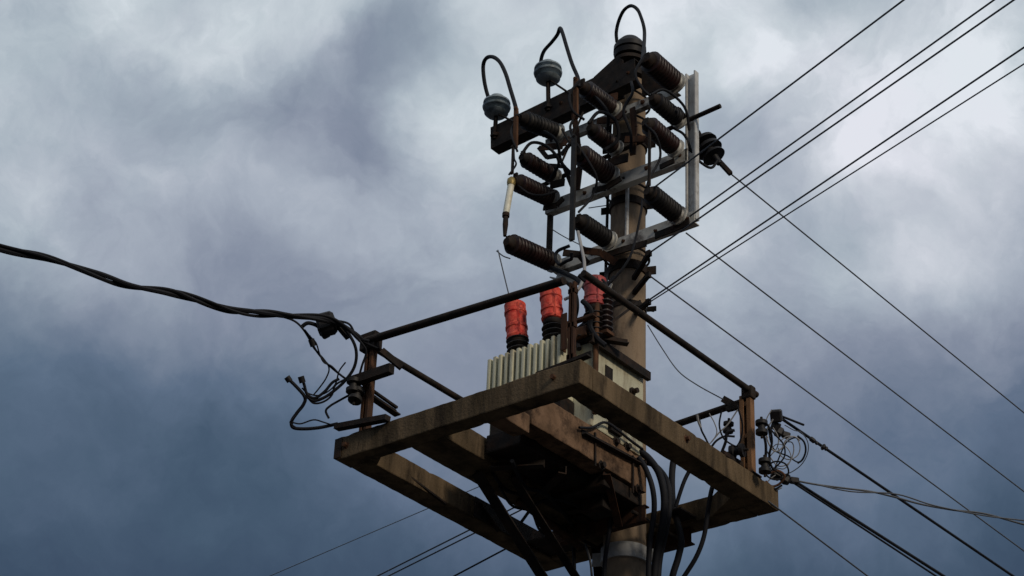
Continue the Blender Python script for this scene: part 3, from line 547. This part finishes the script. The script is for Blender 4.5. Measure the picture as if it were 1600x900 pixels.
cable([(0.321, -0.6, 8.504), (0.268, -0.625, 8.411), (0.309, -0.65, 8.259), (0.288, -0.675, 8.148), (0.246, -0.7, 8.054)], .012, 'rubber', 'black cable between the right bushing and the pole', 'cable', 'bushing_lead')
m = MB(); m.angle((0.2, -0.95, 7.823), (0.192, -0.95, 8.089), .045, .008); m.angle((0.193, -0.95, 8.027), (0.428, -0.95, 8.024), .04, .008)
single('bracket', m, 'rustdark', 'rusty bracket between the fins and the near post', 'bracket', smooth=False)
# surge arresters standing beside the tank
def arrester(x, y, z0, h, lab):
    t = thing('surge_arrester', lab, 'surge arrester', (x, y, z0), 'surge arresters beside the transformer')
    m = MB(); ribbed(m, (x, y, z0), (x, y, z0+h), .028, .048, 7); part('ribbed_body', m, 'brown', t)
    m = MB(); m.rod((x, y, z0+h-.003), (x, y, z0+h+.05), .012, 8); part('top_stud', m, 'dark', t)
    m = MB(); m.box((x-.04, y-.04, z0-.02), (x+.04, y+.04, z0+.002)); part('foot', m, 'rust', t, smooth=False)
arrester(.36, -.74, 8.00, .28, 'brown ribbed arrester between the right bushing and the pole')
arrester(.20, -.55, 7.98, .32, 'brown ribbed arrester behind the right bushing')
m = MB(); m.angle((.22, -.86, 7.985), (.44, -.60, 7.975), .05, .008); single('bracket', m, 'dark', 'dark bracket beneath the arresters at the lid corner', 'bracket', smooth=False)
m = MB(); m.bar((0.36, -0.751, 8.033), (0.36, -0.358, 8.419), .014, .014); single('brace', m, 'dark', 'thin dark stay leaning on the pole above the tank', 'brace', smooth=False)

# ------------------------------------------------------------------ low-voltage fittings at the left corner
LG = 'dark steel arms at the left corner post'
m = MB(); m.bar((-0.851, -1.8, 7.535), (-0.513, -1.8, 7.532), .05, .06); single('side_arm', m, 'dark', 'stubby dark arm on the left post halfway up', 'steel arm', LG, smooth=False)
m = MB(); m.angle((-0.83, -1.78, 7.524), (-0.83, -1.367, 7.493), .05, .01); m.bar((-0.8, -1.815, 7.537), (-0.8, -1.415, 7.501), .02, .015); single('side_arm', m, 'dark', 'dark double bar pointing down right from the left post', 'steel arm', LG, smooth=False)
m = MB(); m.bar((-0.916, -1.83, 7.221), (-0.486, -1.83, 7.169), .05, .035); single('side_arm', m, 'dark', 'low dark arm lying on the left end of the front beam', 'steel arm', LG, smooth=False)
m = MB(); m.bar((-0.612, -1.8, 7.689), (-0.519, -1.7, 7.586), .03, .04); single('side_arm', m, 'dark', 'small dark stub at the head of the left post', 'steel arm', LG, smooth=False)
def spool(c, ax, lab, r=.045, L_=.09, mt='black'):
    c, ax = Vector(c), Vector(ax).normalized(); t = thing('spool_insulator', lab, 'insulator', c, 'small spool insulators and clamps')
    m = MB(); m.lathe(c-ax*L_/2, c+ax*L_/2, [(0, r), (L_*.28, r), (L_*.38, r*.6), (L_*.62, r*.6), (L_*.72, r), (L_, r)], 18); part('spool', m, mt, t)
    m = MB(); m.rod(c-ax*(L_/2+.03), c+ax*(L_/2+.03), .009, 8); part('spindle', m, 'dark', t)
spool((-0.812, -1.82, 7.488), (0, 0, 1), 'black spool insulator on the end of the left post arm')
spool((-0.797, -1.8, 7.424), (0, .3, 1), 'lower black spool insulator beside the left post')
spool((1.032, 0.05, 7.459), (0, 0, 1), 'upper dark spool insulator on the right side of the right post', .04)
spool((1.048, 0.05, 7.184), (0, 0, 1), 'lower dark spool insulator on the right side of the right post', .04)
spool((0.889, -0.02, 7.301), (1, .2, 0), 'dark spool insulator left of the right post', .045)
# dead-end clamp of the left service cable
cl = thing('dead_end_clamp', 'bulky black dead-end clamp holding the left overhead cable', 'cable clamp', (-0.897, -2.022, 7.842))
m = MB(); q = [Vector(p) for p in [(-0.939, -2.06, 7.846), (-0.842, -2.002, 7.875), (-0.936, -2.021, 7.798), (-0.891, -2.002, 7.821)]]
m.bar(q[0], q[1], .11, .14, bev=.02); m.bar(q[2], q[3], .05, .06, bev=.01); m.bar(q[1], (-0.822, -1.888, 7.805), .035, .03); part('body', m, 'black', cl, smooth=False)
m = MB(); m.tube([(-1.025, -2.122, 7.835), (-0.985, -2.108, 7.862), (-0.949, -2.075, 7.856), (-0.929, -2.047, 7.84)], .013); part('bail', m, 'rubber', cl)

# ------------------------------------------------------------------ left twisted service cable
SP = [(-2.192, -4.202, 7.947), (-1.91, -3.832, 7.874), (-1.741, -3.598, 7.86), (-1.579, -3.349, 7.819), (-1.486, -3.168, 7.795), (-1.351, -2.974, 7.798), (-1.277, -2.828, 7.798), (-1.149, -2.619, 7.773), (-1.067, -2.478, 7.79), (-0.981, -2.342, 7.817), (-0.833, -2.15, 7.837), (-0.788, -2.019, 7.827), (-0.761, -1.888, 7.796), (-0.75, -1.789, 7.791)]
sc_ = thing('service_cable', 'thick twisted black service cable sweeping in from the left', 'cable', SP[-1])
for k in range(3):
    m = MB(); m.tube(SP, (.015, .012, .010)[k], 7, 10, phase=k*2.0, coil=(.011, .016, .019)[k], turns=(3.2, 3.9, 2.7)[k]); part('strand', m, 'rubber', sc_)
LC = 'thin black cables looping around the left post'
def lcab(pts, r, lab): cable(pts, r*.82, 'rubber', lab, 'cable', 'loose_cable', LC)
lcab([(-1.133, -2.319, 7.881), (-1.054, -2.241, 7.864), (-1.008, -2.187, 7.842), (-0.982, -2.133, 7.798), (-0.966, -2.07, 7.73), (-0.953, -2.018, 7.676), (-0.922, -1.948, 7.615), (-0.873, -1.863, 7.555), (-0.841, -1.817, 7.529)], .0085, 'thin black cable dropping from the twisted cable past the clamp to the stub arm')
lcab([(-0.882, -2.099, 7.862), (-0.794, -2.015, 7.845), (-0.759, -1.923, 7.761), (-0.762, -1.869, 7.685), (-0.801, -1.84, 7.604), (-0.872, -1.842, 7.528), (-0.948, -1.86, 7.469), (-1.007, -1.881, 7.432), (-1.06, -1.911, 7.416), (-1.092, -1.957, 7.442)], .0125, 'thick black cable arching down from the clamp to the loose ends')
lcab([(-1.152, -2.076, 7.535), (-1.123, -2.02, 7.492), (-1.097, -1.956, 7.434), (-1.117, -1.941, 7.392), (-1.164, -1.944, 7.345), (-1.205, -1.943, 7.298), (-1.21, -1.921, 7.264), (-1.158, -1.875, 7.259), (-1.076, -1.816, 7.27), (-0.98, -1.757, 7.295)], .0135, 'thick loose black cable running from the left free end down to the beam corner')
lcab([(-1.077, -2.023, 7.546), (-1.078, -1.992, 7.504), (-1.08, -1.953, 7.449), (-1.049, -1.913, 7.43), (-0.989, -1.893, 7.467), (-0.935, -1.886, 7.518), (-0.893, -1.869, 7.541)], .012, 'loose black cable with a free end standing up')
lcab([(-0.962, -2.097, 7.772), (-0.967, -2.055, 7.709), (-0.936, -1.985, 7.649), (-0.925, -1.937, 7.598), (-0.955, -1.922, 7.545), (-1.004, -1.922, 7.491), (-1.054, -1.927, 7.443)], .006, 'thinnest cable hanging below the clamp')
lcab([(-1.085, -1.946, 7.435), (-1.064, -1.905, 7.402), (-1.014, -1.871, 7.411), (-0.961, -1.855, 7.448), (-0.924, -1.867, 7.505), (-0.861, -1.844, 7.542)], .008, 'black cable bowed beneath the loose ends')
lcab([(-0.863, -1.784, 7.459), (-0.932, -1.812, 7.422), (-0.986, -1.833, 7.391), (-1.017, -1.837, 7.362), (-1.015, -1.805, 7.321)], .009, 'short hooked black cable under the left post arm')
lcab([(-1.07, -1.962, 7.433), (-1.116, -1.952, 7.369), (-1.163, -1.954, 7.318), (-1.203, -1.959, 7.282), (-1.184, -1.924, 7.256)], .006, 'thin black cable beside the thick loose one')
lcab([(-0.899, -2.054, 7.883), (-0.801, -1.947, 7.846), (-0.755, -1.87, 7.793), (-0.707, -1.819, 7.778)], .012, 'black cable joining the clamp to the rail end')
for i, p in enumerate([[(-1.151, -2.078, 7.539), (-1.143, -2.054, 7.515)], [(-1.08, -2.025, 7.545), (-1.082, -2.001, 7.511)], [(-0.963, -2.082, 7.751), (-0.962, -2.054, 7.713)]]):
    m = MB(); m.rod(p[0], p[1], .021, 10); single('end_cap', m, 'black', ['black sealing cap on the leftmost free cable end', 'black sealing cap on the free cable end standing up', 'small black connector below the dead-end clamp'][i], 'cable cap')

lcab([(-0.971, -2.139, 7.797), (-0.957, -2.102, 7.763), (-0.938, -2.059, 7.726), (-0.94, -2.019, 7.671), (-0.934, -1.979, 7.623), (-0.902, -1.939, 7.604), (-0.878, -1.889, 7.564)], .006, 'thin cable parallel to the one dropping past the clamp')
lcab([(-0.851, -2.017, 7.885), (-0.778, -1.944, 7.868), (-0.763, -1.886, 7.806), (-0.726, -1.826, 7.767), (-0.678, -1.768, 7.741)], .009, 'thin cable running over the clamp to the post head')
lcab([(-0.739, -1.885, 7.772), (-0.721, -1.825, 7.71), (-0.766, -1.803, 7.632), (-0.808, -1.785, 7.561), (-0.852, -1.778, 7.504)], .009, 'thin cable hanging from the post head to the stub arm')
lcab([(-0.838, -1.881, 7.638), (-0.886, -1.883, 7.587), (-0.928, -1.864, 7.516), (-0.98, -1.874, 7.472), (-1.038, -1.904, 7.449), (-1.084, -1.95, 7.461), (-1.101, -1.984, 7.487)], .006, 'thin bowed cable above the loose ends')
lcab([(-1.2, -1.945, 7.287), (-1.158, -1.907, 7.282), (-1.088, -1.868, 7.306), (-1.041, -1.821, 7.295), (-0.974, -1.748, 7.27)], .006, 'thin cable resting beside the low thick one')
lcab([(-0.849, -1.772, 7.479), (-0.886, -1.775, 7.442), (-0.86, -1.734, 7.416), (-0.819, -1.722, 7.445), (-0.827, -1.754, 7.48)], .008, 'small tight loop under the stub arm of the left post')

# ------------------------------------------------------------------ right corner: brackets, clamps, coils
m = MB(); m.bar((0.705, 0.12, 7.784), (0.886, 0.12, 7.635), .035, .045); m.bar((0.741, 0.1, 7.69), (0.86, 0.1, 7.685), .03, .03)
single('side_arm', m, 'dark', 'short dark crossed stub at the head of the right post', 'steel arm', smooth=False)
m = MB(); m.bar((0.86, -0.156, 7.241), (0.86, 0.108, 7.246), .04, .03); single('side_arm', m, 'dark', 'dark bar low on the left side of the right post', 'steel arm', smooth=False)
spool((0.736, 0.12, 7.569), (.1, 0, 1), 'small dark spool insulator under the rail left of the right post', .035, .07)
RC = 'thin cables looped round the right post'
def rcab(pts, r, mt, lab): cable(pts, r*.8, mt, lab, 'cable', 'loose_cable', RC)
rcab([(0.756, -0.259, 7.49), (0.749, -0.234, 7.448), (0.744, -0.212, 7.412), (0.749, -0.176, 7.371), (0.755, -0.141, 7.329)], .008, 'rubber', 'thin cable hanging from the dark rail left of the right post')
rcab([(0.759, -0.285, 7.487), (0.754, -0.263, 7.452), (0.755, -0.236, 7.418)], .010, 'grey', 'short pale cable tied to the dark rail')
rcab([(0.744, -0.126, 7.297), (0.794, -0.126, 7.352), (0.848, -0.104, 7.383), (0.9, -0.064, 7.385)], .009, 'rubber', 'thin dark cable arched beside the right post')
rcab([(0.808, -0.074, 7.297), (0.845, -0.086, 7.354), (0.868, -0.104, 7.404), (0.911, -0.081, 7.42)], .012, 'rubber', 'thick dark cable rising to the small spool under the rail')
rcab([(1.017, 0.155, 7.52), (1.001, 0.208, 7.431), (1.009, 0.254, 7.379), (1.06, 0.312, 7.356), (1.106, 0.375, 7.323), (1.155, 0.376, 7.375), (1.17, 0.34, 7.439), (1.135, 0.297, 7.459), (1.085, 0.274, 7.435), (1.043, 0.277, 7.384), (0.982, 0.293, 7.296), (0.943, 0.299, 7.245)], .006, 'rubber', 'large thin coil right of the right post')
rcab([(1.148, 0.299, 7.47), (1.17, 0.34, 7.439), (1.163, 0.372, 7.39), (1.131, 0.383, 7.339), (1.098, 0.373, 7.316)], .008, 'rubber', 'dark half loop at the far right of the coils')
rcab([(1.078, 0.119, 7.535), (1.026, 0.123, 7.472), (1.011, 0.158, 7.409), (1.026, 0.209, 7.357), (1.071, 0.231, 7.376), (1.104, 0.226, 7.42), (1.15, 0.246, 7.443), (1.176, 0.282, 7.423)], .006, 'grey', 'pale thin cable loop beside the tension clamp')
rcab([(0.977, 0.181, 7.381), (0.985, 0.227, 7.329), (1.009, 0.28, 7.284), (1.066, 0.314, 7.301), (1.113, 0.303, 7.366), (1.123, 0.274, 7.416), (1.093, 0.245, 7.422)], .005, 'grey', 'inner pale cable loop right of the post')
rcab([(1.019, 0.073, 7.532), (1.043, 0.126, 7.487), (1.031, 0.174, 7.409), (0.992, 0.201, 7.33), (0.984, 0.242, 7.267), (1.022, 0.303, 7.226)], .010, 'rubber', 'dark cable snaking down beside the right post')
rcab([(0.926, 0.254, 7.187), (0.949, 0.293, 7.16), (0.992, 0.317, 7.176), (1.032, 0.317, 7.22), (1.009, 0.278, 7.247), (0.953, 0.244, 7.23)], .010, 'rust', 'brown cable loop resting on the right end of the beam')
rcab([(1.007, 0.075, 7.476), (1.007, 0.133, 7.399), (0.977, 0.177, 7.307), (0.936, 0.194, 7.238)], .012, 'rubber', 'thick dark cable against the right face of the right post')
rcab([(0.926, 0.21, 7.246), (0.96, 0.27, 7.202), (1.015, 0.313, 7.205), (1.059, 0.322, 7.242), (1.056, 0.283, 7.291), (1.0, 0.233, 7.296), (0.952, 0.23, 7.248)], .007, 'rubber', 'dark loop around the lower clamp at the right post')
rcab([(1.033, 0.097, 7.515), (1.058, 0.163, 7.453), (1.084, 0.226, 7.398), (1.07, 0.262, 7.334), (1.021, 0.261, 7.283), (0.97, 0.247, 7.245)], .007, 'rubber', 'dark thin cable linking the two tension clamps')
rcab([(0.981, 0.205, 7.353), (1.042, 0.216, 7.405), (1.088, 0.267, 7.386), (1.088, 0.31, 7.33), (1.037, 0.312, 7.271), (0.987, 0.268, 7.276)], .004, 'grey', 'smallest pale loop among the coils right of the post')
rcab([(1.093, 0.235, 7.537), (1.13, 0.284, 7.51), (1.164, 0.322, 7.498), (1.18, 0.371, 7.449), (1.159, 0.402, 7.384), (1.106, 0.408, 7.318), (1.039, 0.387, 7.273), (0.989, 0.358, 7.256)], .004, 'alu', 'outermost fine loop of the coils right of the post')
rcab([(0.884, -0.186, 7.531), (0.843, -0.155, 7.445), (0.84, -0.106, 7.375), (0.867, -0.059, 7.342), (0.905, -0.013, 7.322)], .007, 'rubber', 'dark thin cable sagging left of the right post')
rcab([(0.775, -0.141, 7.351), (0.829, -0.135, 7.403), (0.891, -0.123, 7.454), (0.97, -0.123, 7.542)], .006, 'grey', 'pale thin cable crossing left of the right post')
rcab([(0.968, -0.135, 7.556), (0.959, -0.064, 7.451), (0.916, -0.03, 7.358), (0.861, -0.037, 7.306), (0.807, -0.058, 7.276)], .008, 'rubber', 'dark cable hugging the left face of the right post')
rcab([(0.908, 0.191, 7.212), (0.924, 0.24, 7.164), (0.967, 0.294, 7.138), (1.013, 0.315, 7.161)], .009, 'rubber', 'dark cable draped over the right end of the beam')
for i_, (p_, lb_) in enumerate((([(1.053, 0.157, 7.497), (1.061, 0.204, 7.441), (1.035, 0.227, 7.384), (0.989, 0.222, 7.339), (0.953, 0.231, 7.288)], 'fine pale strand nearest the right post'),
        ([(1.051, 0.235, 7.429), (1.099, 0.252, 7.459), (1.143, 0.291, 7.454), (1.146, 0.331, 7.405), (1.116, 0.344, 7.355), (1.064, 0.319, 7.331), (1.032, 0.278, 7.351), (1.033, 0.247, 7.393)], 'fine pale closed loop in the middle of the coils'),
        ([(0.989, 0.278, 7.225), (0.939, 0.264, 7.187), (0.912, 0.275, 7.144), (0.946, 0.312, 7.132), (0.998, 0.337, 7.155)], 'fine pale loop touching the beam corner'),
        ([(0.724, -0.154, 7.314), (0.775, -0.141, 7.351), (0.817, -0.145, 7.402), (0.822, -0.182, 7.458), (0.813, -0.226, 7.506)], 'fine pale strand hanging from the rail left of the right post'),
        ([(1.089, 0.088, 7.588), (1.047, 0.092, 7.537), (1.013, 0.113, 7.472), (1.018, 0.148, 7.43)], 'fine pale strand above the upper spool at the right post'))):
    rcab(p_, .0045, 'grey', lb_)
def tclamp(pts, lab, r=.026):
    m = MB(); m.bar(pts[0], pts[1], r*2.2, r*2.4, bev=.01); m.bar(pts[1], pts[2], r*1.4, r*1.6, bev=.006)
    return single('tension_clamp', m, 'black', lab, 'cable clamp', 'black tension clamps at the right post', smooth=False)
tclamp([(1.039, 0.22, 7.657), (1.022, 0.259, 7.585), (0.995, 0.27, 7.541)], 'upper black tension clamp standing off the right post', .034)
tclamp([(1.001, 0.275, 7.541), (1.027, 0.311, 7.521), (1.062, 0.349, 7.509)], 'small black clamp under the upper tension clamp')
tclamp([(0.951, 0.295, 7.26), (0.988, 0.343, 7.237), (1.019, 0.385, 7.213)], 'lower black tension clamp over the beam end')
tclamp([(0.968, 0.392, 7.247), (1.005, 0.427, 7.242), (1.048, 0.466, 7.237)], 'black clamp where the double cable leaves the right post')
tclamp([(1.093, 0.55, 7.573), (1.114, 0.586, 7.549), (1.124, 0.602, 7.538)], 'small black connector on the cable right of the upper clamp', .014)
tclamp([(1.095, 0.702, 7.572), (1.108, 0.72, 7.562), (1.119, 0.734, 7.555)], 'outer small black connector on the cable right of the post', .018)

# ------------------------------------------------------------------ overhead line wires
WG = 'bare overhead wires leaving the pole'
def wire(a, b, lab, r=.0055, mt='alu', ext=2.0, sag=.0, mid=None, name='overhead_wire'):
    a, b = Vector(a), Vector(b); e = a+(b-a)*ext; n = 24
    pts = [a.lerp(e, k/n) - Vector((0, 0, sag*4*(k/n)*(1-k/n))) for k in range(n+1)]
    cable(pts, r, mt, lab, 'wire', name, WG, 6)
wire((0.63, -0.587, 9.1), (2.961, -1.414, 9.1), 'uppermost overhead wire passing behind the vertical channel to the upper right', ext=4, r=.0065)
wire((0.67, -0.215, 9.05), (3.41, -1.174, 9.05), 'second overhead wire from the right end of the lowest crossarm to the upper right', ext=4, r=.0065)
wire((0.386, -0.308, 8.8), (3.627, -1.411, 8.8), 'third overhead wire running up right from the pole side', ext=4, r=.0065)
wire((0.272, -0.141, 8.55), (3.61, -1.297, 8.55), 'fourth overhead wire, upper of the lower pair going up right', ext=4, r=.0065)
wire((0.272, -0.141, 8.53), (3.552, -1.182, 8.53), 'fifth overhead wire, lowest of those going up right', ext=4, r=.005)
wire((0.777, 0.129, 9.55), (0.936, 4.387, 9.4), 'top wire descending right from the strain insulator', ext=4)
wire((0.573, -0.118, 9.0), (0.734, 4.695, 8.85), 'second wire descending right from beneath the lowest crossarm end', ext=4)
wire((0.329, -0.21, 8.7), (0.516, 5.078, 8.5), 'third wire descending right from the pole side below the crossarms', ext=4)
wire((0.977, 0.369, 7.68), (1.162, 3.451, 7.55), 'thick black cable descending right from the upper tension clamp', .010, 'rubber', 3)
wire((0.984, 0.375, 7.69), (1.04, 0.572, 7.69), 'short loose cable tail above the upper tension clamp', .008, 'rubber', 1)
wire((1.01, 0.403, 7.25), (1.168, 2.281, 7.15), 'thick black double cable leaving the beam end, upper strand', .011, 'rubber', 3)
wire((1.026, 0.407, 7.22), (1.156, 2.185, 7.12), 'thick black double cable leaving the beam end, lower strand', .007, 'rubber', 3)
cable([(0.999, 0.469, 7.26), (1.091, 0.613, 7.26), (1.206, 0.787, 7.27), (1.32, 0.922, 7.27), (1.402, 1.073, 7.27), (1.51, 1.265, 7.26), (1.642, 1.463, 7.26), (1.789, 1.635, 7.26), (1.956, 1.958, 7.25), (2.193, 2.345, 7.25)], .007, 'alu', 'wavy thin cable running nearly level off the right beam end', 'wire', 'overhead_wire', WG)
cable([(1.113, 0.575, 7.24), (1.236, 0.815, 7.25), (1.439, 1.049, 7.27), (1.58, 1.309, 7.25), (1.794, 1.622, 7.24), (1.988, 1.89, 7.25), (2.224, 2.275, 7.25)], .005, 'alu', 'second wavy thin cable twined below the level one', 'wire', 'overhead_wire', WG)
wire((0.968, 0.209, 7.02), (0.954, 1.556, 6.95), 'thin wire descending right from under the beam corner', .0055, 'alu', 4)
wire((0.324, -0.215, 8.3), (0.324, -0.215, 8.3), 'x', ext=1) if False else None
cable([(0.3, -0.18, 8.333), (0.42, -0.18, 8.115), (0.55, -0.184, 7.907), (0.68, -0.155, 7.778), (0.82, -0.068, 7.672)], .004, 'alu', 'thin slack wire from the pole to the head of the right post', 'wire', 'overhead_wire', WG)
wire((0.044, -0.193, 7.62), (-3.707, 0.432, 7.62), 'thin faint wire going down left behind the platform', .0035, 'pale', 3)
wire((0.03, -0.134, 7.45), (-2.718, 0.587, 7.45), 'upper wire of the pair leaving down left behind the platform', .006, 'alu', 3)
wire((0.032, -0.114, 7.42), (-2.63, 0.586, 7.42), 'lower wire of the pair leaving down left behind the platform', .006, 'alu', 3)
wire((-0.026, -0.051, 7.25), (-1.901, 0.528, 7.25), 'short visible wire going down left nearest the platform tip', .007, 'rubber', 3)
cable([(-1.003, 0.4, 9.848), (-0.833, 0.4, 9.698), (-0.261, 0.2, 9.213)], .004, 'alu', 'short faint wire seen through the gap left of the pole', 'wire', 'overhead_wire', WG)
cable([(-0.577, 0.3, 9.834), (-0.422, 0.25, 9.769), (-0.243, 0.15, 9.664)], .004, 'alu', 'tiny faint wire left of the pole above the lowest crossarm', 'wire', 'overhead_wire', WG)

# strain insulator on the upper right
st = thing('strain_insulator', 'black disc strain insulator hanging right of the vertical channel', 'insulator', (0.647, -0.05, 9.815))
a = Vector((0.652, -0.05, 9.802)); b = Vector((0.776, 0.0, 9.555)); d = (b-a).normalized()
m = MB(); m.lathe(a, b, [(0, .02), (.03, .03), (.04, .085), (.07, .095), (.075, .04), (.10, .04), (.11, .09), (.14, .098), (.145, .04), (.175, .04), (.185, .08), (.205, .085), (.21, .03), ((b-a).length, .018)], 22); part('discs', m, 'black', st)
m = MB(); m.bar((0.631, -0.05, 9.86), a+d*.02, .03, .03); part('shackle', m, 'dark', st, smooth=False); m = MB(); m.bar((0.745, 0.0, 9.621), (0.838, 0.05, 9.474), .034, .034, bev=.005); part('clamp', m, 'dark', st, smooth=False)
m = MB(); m.tube([(0.559, -0.25, 9.803), (0.625, -0.204, 9.738), (0.657, -0.158, 9.6), (0.711, -0.112, 9.519), (0.755, -0.066, 9.496), (0.779, -0.02, 9.576)], .01); part('tail', m, 'rubber', st)
# line clamps on the pole side
for i, (p, lab) in enumerate((((0.398, -0.31, 8.8), 'small dark wire clamp on the pole just under the lowest crossarm'), ((0.275, -0.139, 8.54), 'small dark wire clamp on the pole beside the right bushing'), ((0.326, -0.213, 8.7), 'small dark wire clamp on the back edge of the pole'))):
    p = Vector(p); m = MB(); m.bar((p.x*.3, p.y*.3, p.z), p, .03, .03); m.bar(p-Vector((.0, 0, .02)), p+Vector((0, 0, .02)), .03, .03, (1, 0, 0)); single('wire_clamp', m, 'dark', lab, 'wire clamp', smooth=False)

UG = 'dark cables slung under the platform between the beams'
for i, (p_, r_) in enumerate((([(-0.176, -1.171, 6.97), (-0.257, -0.939, 6.97), (-0.232, -0.806, 6.97), (-0.299, -0.551, 6.97), (-0.319, -0.318, 6.97), (-0.272, -0.1, 6.97)], .012), ([(0.052, -1.268, 6.96), (-0.112, -0.927, 6.96), (-0.07, -0.784, 6.96), (-0.147, -0.478, 6.96), (-0.262, -0.184, 6.96)], .014),
        ([(-0.233, -1.033, 6.95), (-0.347, -0.757, 6.95), (-0.306, -0.609, 6.95), (-0.442, -0.329, 6.95), (-0.446, -0.077, 6.95)], .009), ([(-0.466, -0.504, 6.96), (-0.241, -0.66, 6.96), (-0.095, -0.683, 6.96), (-0.018, -0.514, 6.96), (-0.06, -0.177, 6.96)], .011))):
    cable(p_, r_, 'rubber', ['upper slack cable under the dark trough left of the pole', 'thickest slack cable under the middle of the platform', 'thin slack cable beside the raking strut', 'slack cable curving across the far corner opening'][i], 'cable', 'slung_cable', UG)

# ------------------------------------------------------------------ cables dropping beside the pole
DG = 'dark cables falling beside the pole under the platform'
def drop(pts, r, lab, mt='rubber'): cable(pts, r, mt, lab, 'cable', 'drop_cable', DG, 10)
drop([(0.292, -0.25, 7.367), (0.348, -0.22, 7.305), (0.409, -0.2, 7.197), (0.435, -0.18, 7.041), (0.405, -0.15, 6.881), (0.34, -0.12, 6.709), (0.302, -0.1, 6.529), (0.293, -0.1, 6.294)], .024, 'thick dark cable bulging right around the pole')
drop([(0.318, -0.3, 7.295), (0.365, -0.28, 7.2), (0.401, -0.26, 7.064), (0.384, -0.22, 6.927), (0.336, -0.2, 6.725), (0.314, -0.18, 6.499), (0.3, -0.18, 6.267)], .018, 'dark cable hugging the right side of the pole')
drop([(0.229, -0.1, 7.365), (0.31, -0.1, 7.316), (0.401, -0.1, 7.183), (0.42, -0.1, 7.007), (0.391, -0.1, 6.837), (0.328, -0.08, 6.639), (0.309, -0.08, 6.298)], .020, 'dark cable just outside the thick bulging one')
drop([(0.336, 0.1, 7.519), (0.319, 0.08, 7.329), (0.342, 0.06, 7.086), (0.408, 0.05, 6.842), (0.387, 0.05, 6.714), (0.351, 0.03, 6.562), (0.347, 0.0, 6.316)], .022, 'thick cable hanging free right of the pole')
drop([(0.72, 0.014, 7.2), (0.72, -0.064, 7.058), (0.7, -0.081, 6.902), (0.66, -0.067, 6.75), (0.6, -0.065, 6.626), (0.5, -0.061, 6.511), (0.4, -0.043, 6.419)], .015, 'long thin dark cable curving in from the right beam')
drop([(0.55, -0.04, 7.268), (0.52, -0.071, 7.174), (0.48, -0.071, 7.084), (0.45, -0.071, 7.002)], .013, 'short bluish cable seen in the right gap')
drop([(0.165, -0.35, 7.021), (0.114, -0.33, 6.819), (0.072, -0.31, 6.66), (0.057, -0.3, 6.514), (0.047, -0.28, 6.287)], .014, 'dark cable at the left edge of the pole foot')
drop([(-0.275, -0.2, 6.912), (-0.261, -0.2, 6.774), (-0.251, -0.2, 6.616), (-0.234, -0.2, 6.371)], .012, 'dark cable hanging left of the pole')
drop([(-0.169, -0.2, 6.842), (-0.131, -0.2, 6.722), (-0.112, -0.2, 6.585), (-0.092, -0.2, 6.342)], .008, 'thin cable left of the pole', 'alu')
drop([(-0.162, -1.5, 7.098), (-0.283, -1.2, 7.008), (-0.362, -0.9, 6.9), (-0.383, -0.7, 6.78)], .010, 'thin cable slung beneath the left cross beam')
